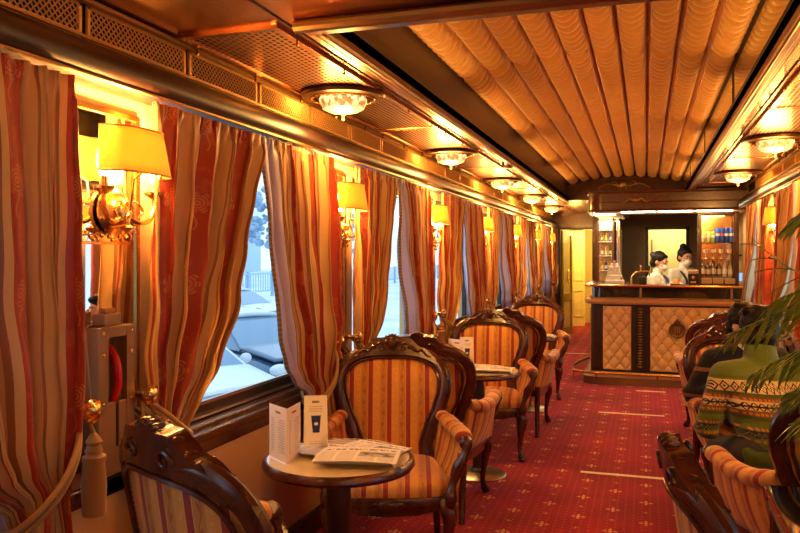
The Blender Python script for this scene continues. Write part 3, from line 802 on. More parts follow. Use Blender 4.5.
for side, X, ps, r in (('left', XL, PL[1:], 0), ('right', XR, PR[1:-1], pi)):
    for i, p in enumerate(ps):
        lab = 'brass sconce with lit yellow shade on the ' + plab(side, i)
        if sp is None: sp = sconce(); tag(sp, lab, 'wall lamp', 'wall sconces'); sp.location = (X, p+.07, 1.60); sp.rotation_euler.z = r
        else: copy_tree(sp, None, lab, (X, p+.07, 1.60), r)
        sg = 1 if r == 0 else -1
        for s in (-1, 1): point('sconce_bulb_light', (X+sg*.088, p+.07+s*.125, 1.60+.215), SCE, WARM, .02)
# ================================================================== curtains
LEAD = [(.35, .26), (.62, .24), (.78, .17), (.86, .16), (.95, .22), (1.05, .32), (1.28, .50), (1.5, .61), (1.7, .69), (1.9, .78), (1.99, .80)]
LEAD2 = [(.35, .34), (.60, .30), (.74, .27), (.79, .30), (.86, .46), (.95, .57), (1.08, .64), (1.4, .70), (1.7, .74), (1.99, .79)]
def curtain_mesh(hand, seed, lined):
    """local: y from 0 at the pier edge to +hand*lead(z); x into the room"""
    rnd = random.Random(seed); ph = [rnd.uniform(0, 6.28) for _ in range(6)]; nf = 6.0 if not lined else 6.4
    W = 1.5                                              # cloth width
    def fn(s, v):
        z = 1.972 - v*1.55
        L = interp(LEAD2 if lined else LEAD, z); zt = .76 if lined else .84; tz = max(0, 1-abs(z-zt)/.16)
        sl = s + .02*sin(3*s*pi+ph[0])
        y = .0 + .03*max(0, 1-abs(z-zt)/.3) + sl*L
        fade = .35 + .65*min(1, v*2.2)
        w2 = L/.7
        amp = (.044*(.6+.4*w2) + .014*sin(s*5+ph[1]))*fade*(1-.55*tz)
        drift = .5*sin(v*2.2+ph[2])*s
        a = 2*pi*(nf*s**(1.0)) + ph[3]*.2 + drift + .5*sin(z*3+s*7+ph[4])*.4
        x = amp*sin(a) + .010*sin(2.3*a+ph[5])*fade
        y += .28*L/nf*sin(2*a)*.45
        # belly of the drape above the tie
        x += .035*math.exp(-((z-1.05)/.25)**2)*s
        if z > 1.90:                                      # pencil pleats of the heading
            k = min(1, (z-1.90)/.05); x = x*(1-.6*k) + .010*sin(2*pi*26*s)*k
        x += .006*noise.noise(Vector((s*9, z*5, seed)))*3*min(1, v*3)
        x += .012 * (noise.noise(Vector((s*3, z*2.2, seed+9))))
        return (x, hand*y, z)
    def uv(s, v): return (s*W/.46 + (0.15 if lined else .62) if True else 0, 1.972 - v*1.55)
    m = MB(); m.grid(fn, 170, 64, uv=uv); return m, fn
def uvfix(): pass
CB = {}
for key, hand, seed, lined in (('A', 1, 3, False), ('B', -1, 11, True), ('C', 1, 23, False), ('D', -1, 37, True)):
    m, fn = curtain_mesh(hand, seed, lined)
    o = m.build('curtain', M['curtain_l'] if lined else M['curtain'], None, smooth=180); so = o.modifiers.new('t', 'SOLIDIFY'); so.thickness = .0025; so.offset = 0
    CB[key] = [o, False]
XC = .095
def tieback_mesh(hand):
    # rope loop round the gathered cloth, brass holdback knob, tassel on the pier side
    t = thing('curtain_tieback')
    m = MB()
    for k, dz in enumerate((0, .022)):
        if hand > 0: pts = smoothpath([(.03, -hand*.03, 1.00), (.10, hand*.03, .93-dz), (.125, hand*.10, .865-dz), (.10, hand*.175, .83-dz), (.04, hand*.185, .84-dz), (-.02, hand*.15, .87-dz), (-.03, hand*.02, .95-dz), (.02, -hand*.03, 1.0)], 8)
        else: pts = smoothpath([(.03, -hand*.03, 1.00), (.10, hand*.05, .92-dz), (.125, hand*.15, .83-dz), (.11, hand*.27, .76-dz), (.04, hand*.30, .75-dz), (-.02, hand*.22, .79-dz), (-.03, hand*.05, .91-dz), (.02, -hand*.03, 1.0)], 8)
        m.tube(pts, .009, 7)
    m.build('rope', M['rope'], t)
    m = MB(); T = Matrix.Rotation(pi/2, 4, 'Y')
    m.lathe([(0, -.05), (.03, -.05), (.03, -.042), (.010, -.035), (.010, .03), (.03, .04), (.034, .05), (.026, .065), (.012, .072), (0, .074)], (.03, -hand*.03, 1.0), 14, T=T)
    for i in range(8):
        a = i*pi/4; m.ball((.085, -hand*.03+.026*cos(a), 1.0+.026*sin(a)), .012, 6, 4)
    m.build('brass_holdback', M['brass'], t)
    m = MB(); cy = -hand*.05
    m.tube([(.06, -hand*.03, .99), (.07, cy, .93)], .006, 6)
    m.lathe([(0, -.25), (.034, -.25), (.036, -.16), (.030, -.10), (.034, -.09), (.034, -.078), (.022, -.072), (.026, -.06), (.018, -.045), (.024, -.035), (.012, -.015), (0, 0)], (.07, cy, .94), 18)
    m.build('tassel', M['rope'], t)
    return t
TB = {}
def put_curtain(side, p_edge, hand, var, lab, tlab):
    """hand +1: hangs from the pier edge towards +y"""
    X = XL if side == 'left' else XR
    rz = 0 if side == 'left' else pi
    lh = hand if side == 'left' else -hand               # rotated by 180 deg on the right side
    key = {1: 'AC', -1: 'BD'}[lh][var % 2]
    o, used = CB[key]
    if used: o = o.copy(); COL.objects.link(o)
    CB[key][1] = True
    sg = 1 if side == 'left' else -1
    o.location = (X + sg*XC, p_edge, 0); o.rotation_euler.z = rz
    tag(o, lab, 'curtain', 'striped window curtains')
    if lh not in TB: t = TB[lh] = tieback_mesh(lh); tag(t, tlab, 'tieback', 'curtain tiebacks'); t.location = (X+sg*.05, p_edge, 0); t.rotation_euler.z = rz
    else: copy_tree(TB[lh], None, tlab, (X+sg*.05, p_edge, 0), rz)
for side, ps in (('left', PL[1:]), ('right', PR[1:])):
    for i, p in enumerate(ps):
        if not (side == 'right' and i == len(ps)-1): put_curtain(side, p+(.14 if side == 'left' else .19), 1, i, 'striped curtain on the far side of the ' + plab(side, i), 'gold tieback with tassel, far side of the ' + plab(side, i))
        put_curtain(side, p-(.19 if side == 'left' else .14), -1, i, 'striped curtain on the near side of the ' + plab(side, i), 'gold tieback with tassel, near side of the ' + plab(side, i))

# bronze emergency box by the first mirror
t = thing('emergency_brake_box', (XL+.03, 1.97, 0), 0, 'bronze metal box with a red handle in its slot, fixed below the nearest left sconce', 'brake box')
m = MB()
out = [(-.085, .62), (.085, .62), (.085, 1.235), (-.085, 1.235)]
m.bb(0, .015, -.085, .085, .78, 1.235); m.bb(.015, .07, -.085, -.045, .78, 1.235); m.bb(.015, .07, .045, .085, .78, 1.235); m.bb(.015, .07, -.045, .045, 1.20, 1.235); m.bb(.015, .07, -.045, -.006, .78, 1.0); m.bb(.015, .07, .006, .045, .78, 1.0); m.bb(.015, .07, -.006, .006, .78, .86)
m.build('housing', M['bronze'], t, smooth=0, bevel=.004)
m = MB(); m.tube(smoothpath([(.035, 0, 1.17), (.065, 0, 1.12), (.07, 0, 1.05), (.045, 0, .985)]), .013, 10); m.build('red_handle', M['red'], t)
m = MB(); m.bb(.01, .06, -.045, .03, 1.236, 1.275); m.bb(.02, .05, -.03, .015, 1.275, 1.29); m.build('top_catch', M['bronze'], t, smooth=0, bevel=.004)
s0 = None
for y in (-.066, .066):
    for z in (.85, 1.0, 1.15, 1.215):
        if s0 is None: s0 = MB().ball((0, 0, 0), .006, 8, 5, (.5, 1, 1)).build('screw', M['brass'], t); q = s0
        else: q = s0.copy(); COL.objects.link(q); KIDS[t.name].append(q)
        q.location = (.072, y, z)
# round shiny dome on the ceiling
o = MB().lathe([(0, -.06), (.03, -.055), (.05, -.035), (.055, -.01), (.058, 0), (0, 0)], (-1.1, 6.3, ZC), 20).build('ceiling_dome', M['chrome'])
tag(o, 'small shiny round dome fixed to the copper ceiling on the left', 'detector')
# ================================================================== armchair (front = +y local)
TILT = R(11)
def bp(u, v, off=0.0):
    """point of the back plane; off = towards the front"""
    cur = .07*(u/.3)**2
    y = -.235 - v*sin(TILT) + cur + off*cos(TILT); z = .40 + v*cos(TILT) + off*sin(TILT)
    return Vector((u, y, z))
WT = [(0, .205), (.10, .195), (.2, .225), (.3, .268), (.38, .292), (.45, .297)]
def outline(inset=0.0, n=16, v0=0.0):
    pts = []
    for i in range(n+1):
        v = lerp(v0, .42, i/n); pts.append((interp(WT, v)-inset, v))
    cx, cy = .0, .42; w = interp(WT, .42)-inset; h = .178-inset
    for i in range(1, 2*n):
        a = pi*i/(2*n); ex = .62
        x = w*(abs(cos(a))**ex)*(1 if cos(a) >= 0 else -1); y = cy + h*(abs(sin(a))**.85)
        pts.append((x, y))
    for i in range(n, -1, -1):
        v = lerp(v0, .42, i/n); pts.append((-(interp(WT, v)-inset), v))
    return pts
def spiral(c, r0, turns, sgn, off, n=22, a0=0, k=1.0):
    P = []
    for i in range(n+1):
        t = i/n; a = a0 + sgn*turns*2*pi*t; r = r0*(1-t*.85)
        P.append(bp(c[0]+r*cos(a), c[1]+r*sin(a)*k, off))
    return P
def make_chair():
    t = thing('armchair')
    W, S, SY = M['mahogany'], M['stripe_x'], M['stripe_y']
    # seat rail
    n = 26; ol = []
    def seat(a, f=1.0, g=0):
        x = cos(a); y = sin(a); e = .42
        X = (abs(x)**e)*(1 if x > 0 else -1); Y = (abs(y)**e)*(1 if y > 0 else -1)
        yy = .005 + .275*Y*f + (.03*(1-X*X) if Y > 0 else 0)*f
        xx = X*(.268 + .045*(yy/.27))*f
        return xx, yy
    N = 56; m = MB()
    rows = [(1.0, .385), (1.02, .375), (1.02, .345), (1.0, .335), (1.0, .305), (.94, .30), (.94, .385)]
    vs = []
    for f, z in rows:
        for k in range(N):
            a = 2*pi*k/N; x, y = seat(a, f)
            zz = z
            if z < .34: zz = z - .018*max(0, cos(a*4+0))**2 * (1 if sin(a) > -.2 else 0) + .012
            vs.append((x, y, zz))
    m.add(vs, [(i*N+k, i*N+(k+1) % N, (i+1)*N+(k+1) % N, (i+1)*N+k) for i in range(len(rows)-1) for k in range(N)])
    m.ball((0, .315, .345), .035, 10, 8, (1.5, .35, .8))
    for s in (-1, 1): m.tube([(s*(.04+.10*q/8), .312-.02*(q/8)**2, .345+.012*sin(q)) for q in range(9)], [.012*(1-q/11) for q in range(9)], 6)
    m.build('seat_rail', W, t)
    # cushion
    m = MB(); K = 10; vs = []; fs = []
    lay = [(.985, .372), (1.0, .395), (.985, .425), (.93, .445)] + [(.93*(1-j/K), .445 + .035*(1-(1-j/K)**2)) for j in range(1, K)]
    for f, z in lay:
        for k in range(N): x, y = seat(2*pi*k/N, f); vs.append((x, y, z))
    vs.append((0, .01, .481)); c = len(vs)-1; L = len(lay)
    fs = [(i*N+k, i*N+(k+1) % N, (i+1)*N+(k+1) % N, (i+1)*N+k) for i in range(L-1) for k in range(N)] + [((L-1)*N+k, (L-1)*N+(k+1) % N, c) for k in range(N)]
    m.add(vs, fs); m.build('seat_cushion', S, t, smooth=70)
    # legs
    for sx in (-1, 1):
        m = MB(); p = smoothpath([(sx*.255, .25, .36), (sx*.282, .282, .29), (sx*.272, .272, .19), (sx*.262, .262, .09), (sx*.272, .278, .035), (sx*.282, .29, .012)], 5)
        rr = [.034, .036, .038, .04, .04, .037, .033, .029, .026, .023, .021, .019, .018, .017, .016, .015, .015, .016, .018, .021, .023, .024, .024, .024, .022, .018]
        m.tube(p, rr[:len(p)], 10); m.ball((sx*.282, .292, .018), .024, 8, 6, (1, 1.15, .75))
        m.ball((sx*.288, .292, .30), .02, 8, 6, (1, 1, 1.7)); m.build('leg', W, t)
        m = MB(); p = smoothpath([(sx*.235, -.23, .40), (sx*.235, -.24, .28), (sx*.238, -.275, .13), (sx*.245, -.325, 0)], 5)
        m.tube(p, [lerp(.026, .017, i/(len(p)-1)) for i in range(len(p))], 8); m.build('leg', W, t)
    # back frame
    ol = outline(0.012); m = MB()
    pts = [bp(u, v) for u, v in ol]
    m.tube(pts, (.026, .034), 10, flat=(0, 1, .2))
    ol2 = outline(0.048); m.tube([bp(u, v, .024) for u, v in ol2], .008, 6); m.tube([bp(u, v, -.022) for u, v in ol2], .008, 6)
    m.tube([bp(x/10*.2, .0) for x in range(-10, 11)], .022, 8)
    fr = m.build('back_frame', W, t)
    # crest
    m = MB(); top = []; P = 40
    def crest_top(u):
        a = abs(u)/.235
        h = .068*(cos(min(a, 1)*pi)*.5+.5) + .018*max(0, 1-abs(a-.42)/.2) + .012*max(0, 1-abs(a-.78)/.16) + .012*max(0, 1-a/.12)
        return h
    def fr_top(u):
        w = interp(WT, .42)-.012; q = min(abs(u)/w, 1); aa = math.acos(min(1, q**(1/.62))); return .42 + (.178-.012)*(sin(aa)**.85)
    for off_sign in (1,):
        vs = []; 
        us = [lerp(-.235, .235, i/P) for i in range(P+1)]
        for o_ in (.026, .030, -.022, -.026):
            for u in us:
                v = fr_top(u) + (crest_top(u)+.012 if o_ in (.026, -.022) else -.022)
                vs.append(bp(u, v, o_))
        Q = P+1; fs = []
        for i in range(P): fs += [(Q+i, Q+i+1, i+1, i), (i, i+1, 2*Q+i+1, 2*Q+i), (2*Q+i, 2*Q+i+1, 3*Q+i+1, 3*Q+i), (3*Q+i, 3*Q+i+1, Q+i+1, Q+i)]
        fs += [(0, 2*Q, 3*Q, Q), (P, Q+P, 3*Q+P, 2*Q+P)]
        m.add(vs, fs)
    for o_ in (.034,):
        vt = fr_top(0)
        m.ball(bp(0, vt+.040, o_), .028, 10, 8, (1.0, .5, 1.3)); 
        for s in (-1, 1):
            m.tube(spiral((s*.062, fr_top(.06)+.020), .028, 1.1, s, o_, a0=(0 if s > 0 else pi)), [.008*(1-.5*i/22) for i in range(23)], 6)
            m.tube([bp(s*(.085+.12*q/10), fr_top(.085+.12*q/10)+.022*(1-q/10)+.008*sin(q*1.3), o_) for q in range(11)], [.013*(1-.65*q/10) for q in range(11)], 6)
            for q in range(4): m.ball(bp(s*(.10+.032*q), fr_top(.10+.032*q)+crest_top(.10+.032*q)*.9+.006, 0), .013, 7, 5, (1.1, 1.8, .7))
            m.tube([bp(s*(.02+.05*q/8), vt+.046-.028*(q/8)**2+.01*sin(q*.8), o_) for q in range(9)], .006, 5)
    for s in (-1, 1): m.tube(spiral((s*.075, fr_top(.07)+.012), .030, 1.0, s, -.027, a0=(0 if s > 0 else pi)), [.006*(1-.5*i/22) for i in range(23)], 6)
    for q in range(-3, 4): m.ball(bp(q*.016, fr_top(0)+.084-.0012*q*q*2, 0), .012, 7, 5, (.8, 2.0, 1.1))
    m.build('carved_crest', W, t)
    # upholstered panel, front and back
    oi = outline(0.030)
    for nm, sgn, dep, o0 in (('backrest_cushion', 1, .045, .006), ('back_upholstery', -1, .012, .008)):
        m = MB(); nr = 7; n_ = len(oi); vs = []
        cu, cv = 0, .30
        for j in range(nr+1):
            f = 1 - j/nr
            for (u, v) in oi:
                uu = u*f; vv = cv + (v-cv)*f
                vs.append(bp(uu, vv, sgn*(o0 + dep*(1-f*f)**.6 if j else o0)))
        fs = [(j*n_+k, j*n_+(k+1) % n_, (j+1)*n_+(k+1) % n_, (j+1)*n_+k) for j in range(nr) for k in range(n_)]
        m.add(vs, fs); m.build(nm, S, t, smooth=80)
    # nailheads
    for sgn in (1, -1):
        m = MB(); on = outline(.058, n=60); acc = 0; last = None
        for (u, v) in on:
            q = bp(u, v, sgn*(.016 if sgn > 0 else .013))
            if last is None or (q-last).length > .0125: m.ball(q, .0042, 5, 4, (1, .7, 1)); last = q
        m.build('nailhead_trim', M['oldbrass'], fr)
    # arms
    for s in (-1, 1):
        A = smoothpath([bp(s*.262, .26, .0), (s*.315, -.13, .625), (s*.345, .02, .622), (s*.350, .15, .638), (s*.347, .215, .632)], 5)
        rad = [(.030, .036)]*3 + [(.036, .045)]*(len(A)-6) + [(.034, .043), (.028, .036), (.012, .016)]
        m = MB(); m.tube(A, rad, 14); m.build('armrest', SY, t, smooth=80)
        def side(u, v):
            i = u*(len(A)-4); k = int(i); q = A[k].lerp(A[min(k+1, len(A)-1)], i-k)
            y0 = lerp(-.25, .255, u); b = Vector((s*(.262+.045*(y0/.27)), y0, .37)); pt = b.lerp(Vector((q.x, q.y, q.z-.012)), v)
            pt.x += s*.016*sin(pi*v)*sin(pi*min(1, u*1.1)); return pt
        m = MB(); m.grid(side, 16, 8); o = m.build('arm_side_panel', SY, t, smooth=80); so = o.modifiers.new('t', 'SOLIDIFY'); so.thickness = .03; so.offset = 0
        m = MB()
        p = smoothpath([(s*.352, .225, .640), (s*.362, .247, .612), (s*.350, .262, .565), (s*.318, .262, .50), (s*.296, .278, .44), (s*.288, .292, .385), (s*.282, .285, .33)], 5)
        m.tube(p, [lerp(.026, .023, i/(len(p)-1)) + .006*sin(i*.55) for i in range(len(p))], 9)
        m.tube([(s*(.352+.022*(1-.8*i/16)*cos(i*.55)), .248+.004*i/16, .618+.024*(1-.8*i/16)*sin(i*.55)) for i in range(17)], .009, 6)
        m.build('arm_post', W, t)
    return t
CH = make_chair()
chairs = [
    (-.92, 1.80, R(-26), 1.04, 'striped armchair nearest the camera on the left, its carved back turned to us', 'armchairs'),
    (-1.18, 3.47, R(197), 1.0, 'striped armchair facing us behind the nearest round table', 'armchairs'),
    (-1.20, 4.30, R(2), 1.0, 'striped armchair facing away, back to back with the one behind the nearest table', 'armchairs'),
    (-1.14, 5.60, R(187), 1.0, 'striped armchair facing us behind the second round table on the left', 'armchairs'),
    (-1.08, 6.42, R(2), 1.0, 'striped armchair facing away, beside the window row just before the third round table', 'armchairs'),
    (-1.13, 8.05, R(184), 1.0, 'farthest striped armchair on the left, facing us near the open door', 'armchairs'),
    (.400, 1.90, R(-82), 1.0, 'carved armchair at the lower right seen edge-on, pushed up to the dark square table', 'armchairs'),
    (.655, 3.36, R(16), 1.0, 'striped armchair in which the person in the green patterned sweater sits', 'armchairs'),
    (.575, 4.80, R(194), 1.0, 'striped armchair in which the person in the black sweater sits', 'armchairs'),
    (.60, 6.60, R(0), 1.0, 'striped armchair facing the bar behind the two seated people', 'armchairs'),
]
for i, (x, y, r, s, lab, g) in enumerate(chairs):
    s *= .975
    o = CH if i == 0 else copy_tree(CH)
    o.location = (x, y, 0); o.rotation_euler.z = r; o.scale = (s, s, s); tag(o, lab, 'armchair', g)

# ------------------------------------------------------------------ round tables
def round_table():
    t = thing('round_table')
    m = MB(); m.lathe([(0, .684), (.262, .684), (.268, .690), (.268, .6985), (0, .7)], n=64); m.build('tabletop', simple('cream_laminate', (.72, .56, .30), .22, coat=.5), t)
    m = MB(); m.lathe([(.262, .662), (.280, .664), (.288, .676), (.286, .690), (.276, .7015), (.267, .699), (.262, .69), (.262, .662)], n=64, caps=False); m.build('rim', M['mahogany'], t)
    m = MB(); m.lathe([(.10, .684), (.10, .665), (.045, .655), (.038, .64), (.045, .60), (.050, .52), (.046, .42), (.032, .33), (.028, .30), (.040, .285), (.040, .26), (.030, .24), (.032, .05), (.045, .035), (.03, .03)], n=24); m.build('pedestal', M['darkwood'], t)
    m = MB(); m.lathe([(0, 0), (.19, 0), (.192, .008), (.18, .016), (.06, .03), (0, .034)], n=40); m.build('base', M['steel'], t)
    return t
TBL = round_table()
tspots = [(-1.10, 2.63, 'nearest round cafe table with a standing menu, a tent card and newspapers'), (-1.07, 4.95, 'second round cafe table on the left with folded papers and a cup tent card'), (-1.07, 7.22, 'farthest round cafe table on the left with newspapers, before the last armchair')]
for i, (x, y, l) in enumerate(tspots):
    o = TBL if i == 0 else copy_tree(TBL)
    o.location = (x, y, 0); tag(o, l, 'table', 'round cafe tables')
TZ = .701
# right-hand tables
def square_table(x0, x1, y0, y1, lab):
    t = thing('square_table', ((x0+x1)/2, (y0+y1)/2, 0), 0, lab, 'table'); a, b = (x1-x0)/2, (y1-y0)/2
    m = MB(); m.bb(-a, a, -b, b, .69, .715); m.build('tabletop', simple('black_glass_top', (.010, .008, .008), .06, coat=1.0), t, smooth=0, bevel=.004)
    m = MB(); 
    for (p, q, r, s) in ((-a, a, -b, -b+.02), (-a, a, b-.02, b), (-a, -a+.02, -b, b), (a-.02, a, -b, b)): m.bb(p+.005, q-.005, r+.005, s-.005, .66, .69)
    m.build('apron', M['mahogany'], t, smooth=0, bevel=.003)
    for sx in (-1, 1):
        for sy in (-1, 1):
            m = MB(); m.tube([(sx*(a-.035), sy*(b-.035), .69), (sx*(a-.035), sy*(b-.035), .3), (sx*(a-.035), sy*(b-.035), 0)], [.026, .022, .016], 8); m.build('leg', M['mahogany'], t)
square_table(.365, 1.0, 2.02, 2.69, 'dark glossy square table cut off by the lower right corner of the picture')
t = copy_tree(TBL, None, 'round cafe table between the two seated people on the right', (.70, 4.12, 0))

# ------------------------------------------------------------------ papers
def folded_paper(name, w, d, mat, bulge=.012, layers=3):
    t = thing(name)
    m = MB()
    def pg(u, v): return ((u-.5)*w, (v-.5)*d, .012 + bulge*sin(pi*u)**.6*.6 + .004*sin(v*5))
    m.grid(pg, 16, 8, uv=lambda u, v: (u, v)); o = m.build('front_page', mat, t, smooth=80)
    m = MB()
    for k in range(layers):
        z = .010 - .003*k; e = .004*k
        def pg2(u, v, z=z, e=e): return ((u-.5)*(w-e)+e*.3, (v-.5)*(d-.002*k)+e*.5, max(.001, z + (bulge*sin(pi*u)**.6*.6 + .004*sin(v*5))*(1-.3*k)))
        m.grid(pg2, 12, 6)
    m.tube([((.5)*w-.004, (v-.5)*d, .007) for v in [i/8 for i in range(9)]], (.006, .005), 8)
    m.build('folded_pages', M['paper'], t, smooth=80)
    return t
def bifold(h, w, mat, ang=75):
    t = thing('menu_card')
    for s in (-1, 1):
        a = R(ang/2); m = MB()
        m.grid(lambda u, v: (s*u*w*sin(a), -u*w*cos(a), v*h), 2, 2, uv=lambda u, v: ((u if s > 0 else 1-u), v)); o = m.build('cover_leaf', mat, t, smooth=0)
        so = o.modifiers.new('t', 'SOLIDIFY'); so.thickness = .0012
    return t
def tent(h, w, mat):
    t = thing('tent_card'); b = .042
    for s in (-1, 1):
        m = MB(); m.grid(lambda u, v: ((u-.5)*w, s*b*(1-v), v*h), 2, 2, uv=lambda u, v: (1-u if s > 0 else u, v)); o = m.build('face', mat, t, smooth=0); so = o.modifiers.new('t', 'SOLIDIFY'); so.thickness = .0012
        # printed dark blue cup with a badge
        f = lambda x, v, e: (x, s*(b*(1-v)+.0018+e), v*h)
        m = MB(); P = [f(-.019, .64, 0), f(.019, .64, 0), f(.013, .32, 0), f(-.013, .32, 0)]; m.add(P, [(0, 1, 2, 3)])
        m.build('printed_cup', simple('navy_print', (.012, .018, .10), .6), o, smooth=0)
        m = MB(); m.add([f(.008*cos(k*pi/8), .48+.006*sin(k*pi/8)/h, .0006) for k in range(16)], [tuple(range(16))]); m.add([f(-.018, .66, .0003), f(.018, .66, .0003), f(.018, .63, .0003), f(-.018, .63, .0003)], [(0, 1, 2, 3)])
        m.build('printed_badge', M['paper'], o, smooth=0)
    m = MB(); m.bb(-w/2, w/2, -b, b, 0, .0012); m.build('bottom_flap', M['paper'], t, smooth=0)
    return t
def place(o, x, y, z, rz, lab, cat, group=None):
    o.location = (x, y, z); o.rotation_euler.z = R(rz); return tag(o, lab, cat, group)
mc = bifold(.20, .135, M['menu'], 50); place(mc, -1.235, 2.47, TZ, 210, 'folded menu card with price list standing on the left edge of the nearest round table', 'menu')
tc = tent(.205, .09, M['tent']); place(tc, -1.235, 2.72, TZ, 28, 'tall cream tent card with dark blue cup, behind the menu on the nearest table', 'tent card')
n1 = folded_paper('newspaper', .30, .21, M['news']); place(n1, -1.0, 2.575, TZ, 12, 'folded newspaper lying on the right half of the nearest round table', 'newspaper')
n2 = folded_paper('magazine', .26, .19, M['news'], .005, 2); place(n2, -1.15, 2.66, TZ, -8, 'flat magazine tucked under the newspaper beside the tent card on the nearest round table', 'magazine')
n1.location.z = TZ+.012
n3 = copy_tree(n2, None, 'newspaper with dark drawing lying at the back of the nearest round table', (-1.0, 2.77, TZ), R(-15)); n3.scale = (.95, .7, .7)
tc2 = copy_tree(tc, None, 'tent card with a blue cup standing on the second round table', (-1.16, 5.03, TZ), R(18))
mc2 = copy_tree(mc, None, 'pale folded menu card at the wall side of the second round table', (-1.26, 4.93, TZ), R(40))
n4 = copy_tree(n1, None, 'folded newspaper lying on the second round table', (-.98, 4.90, TZ), R(8))
n5 = copy_tree(n2, None, 'magazine lying behind the newspaper on the second round table', (-1.05, 5.07, TZ), R(-12)); n5.scale = (.9, .7, .8)
n6 = copy_tree(n1, None, 'folded newspaper lying on the farthest round table on the left', (-.98, 7.16, TZ), R(5))
n7 = copy_tree(n2, None, 'magazine beside the newspaper on the farthest round table on the left', (-1.05, 7.38, TZ), R(20)); n7.scale = (.9, .6, .8)
tc3 = copy_tree(tc, None, 'tent card standing on the farthest round table on the left', (-1.22, 7.30, TZ), R(25))
# pale tape strips on the carpet
tp = None
for i, (x0, x1, y) in enumerate(((-.42, .18, 5.22), (-.42, .16, 7.28), (-.1, .2, 9.02-.45), (-1.3, -.8, 11.6))):
    m = MB(); m.bb(x0, x1, -.022, .022, 0.0005, .003); o = m.build('floor_tape', simple('pale_tape', (.78, .62, .36), .5), None, smooth=0, loc=(0, y, 0), rz=0)
    tag(o, ['pale tape strip across the red carpet nearest the camera', 'second pale tape strip across the red carpet', 'short pale tape strip on the carpet just before the bar step', 'pale tape strip on the carpet in the passage before the door'][i], 'floor tape', 'tape strips on the carpet')
# ================================================================== bar
BX0, BY = -.64, 9.36
def bar_path(off, yend=11.0, n=8, r=.16):
    """front-left corner path; off>0 outwards"""
    r2 = r+off; x0 = BX0-off; y0 = BY-off; P = [(x0, yend)]
    cx, cy = BX0+r, BY+r
    for i in range(n+1):
        a = pi + (pi/2)*i/n; P.append((cx+r2*cos(a), cy+r2*sin(a)))
    P.append((XR-.005, y0)); return P
def bar_solid(off, z0, z1, inner=.45):
    a = bar_path(off); b = bar_path(-inner, n=8, r=.16+0) if False else None
    P = bar_path(off); Q = [(BX0+.42, 11.0), (BX0+.42, BY+.42), (XR-.005, BY+.42)]
    out = P + list(reversed(Q)); n = len(out)
    m = MB(); vs = [(x, y, z0) for x, y in out] + [(x, y, z1) for x, y in out]
    m.add(vs, [tuple(range(n)), tuple(reversed(range(n, 2*n)))] + [(i, i+n, (i+1) % n+n, (i+1) % n) for i in range(n)]); return m
bar = thing('bar_counter', (0, 0, 0), 0, 'curved wooden bar counter with cream diamond-tufted front panels and brass rail', 'bar')
bar_solid(0, .0, .885).build('body', M['darkwood'], bar, smooth=30)
bar_solid(-.02, .955, 1.092).build('dark_glass_band', simple('smoked_glass', (.03, .022, .015), .08, coat=1.0), bar, smooth=30)
bar_solid(.06, 1.092, 1.12).build('countertop', M['mahogany'], bar, smooth=30, bevel=.004)
m = MB(); m.tube([(x, y, 1.108) for x, y in bar_path(.065)], (.016, .014), 8); m.build('counter_edge', M['brass'], bar)
m = MB(); m.tube([(x, y, .92) for x, y in bar_path(.035)], (.035, .032), 10); m.build('padded_ledge', simple('tan_leather_roll', (.50, .27, .12), .35), bar)
for z0, z1 in ((.955, 1.092),):
    m = MB()
    for x in (-.06, .93): m.bb(x-.012, x+.012, BY-.0, BY+.03, z0, z1)
    m.bb(BX0, XR-.01, BY+.0, BY+.02, z0, z0+.012); m.build('glass_mullions', M['oldbrass'], bar, smooth=0)
def tuft(w, h, nx, nz):
    def fn(u, v):
        a = u*nx; b = v*nz; p = a+b; q = a-b
        d = (abs(sin(pi*p/2))*abs(sin(pi*q/2)) if False else abs(sin(pi*p))*abs(sin(pi*q)))
        e = min(1, min(u, 1-u)*w/.012, min(v, 1-v)*h/.012)
        return (u*w, -.026*(d**.5)*e**.5, v*h)
    m = MB(); m.grid(fn, int(nx*20), int(nz*20)); return m
def panel(x0, x1, name):
    w = x1-x0; nx = round(w/.065)/2; nz = 4.5
    m = tuft(w, .76, nx, nz); o = m.build(name, M['tuft'], bar, smooth=75, loc=(x0, BY-.004, .105)); 
    bt = None
    for i in range(int(nx*2)+1):
        for j in range(int(nz*2)+1):
            if (i+j) % 2 == 0 and 0 < i < nx*2 and 0 < j < nz*2:
                if bt is None: bt = MB().ball((0, 0, 0), .008, 6, 4, (1, .6, 1)).build('button', simple('button_brown', (.22, .11, .05), .5), o); q = bt
                else: q = bt.copy(); COL.objects.link(q)
                q.location = (w*i/2/nx, -.010, .76*j/2/nz)
    return o
panel(-.49, -.165, 'tufted_panel'); p2 = panel(.045, 1.05, 'tufted_panel')
for x in (-.145, .015):
    m = MB(); m.bb(x-.018, x+.018, BY-.03, BY, .09, .885); m.build('pilaster', M['darkwood'], bar, smooth=0, bevel=.004)
m = MB()
for i in range(22): m.lathe([(0, -.011), (.026, -.008), (.030, 0), (.026, .008), (0, .011)], (-.065, BY-.008, .15+i*.0325), 12)
m.build('ribbed_column', M['oldbrass'], bar)
m = MB(); 
for i in range(24): m.ball((BX0-.004, BY+.135, .13+i*.03), .012, 6, 5)
m.build('studded_edge', M['oldbrass'], bar)
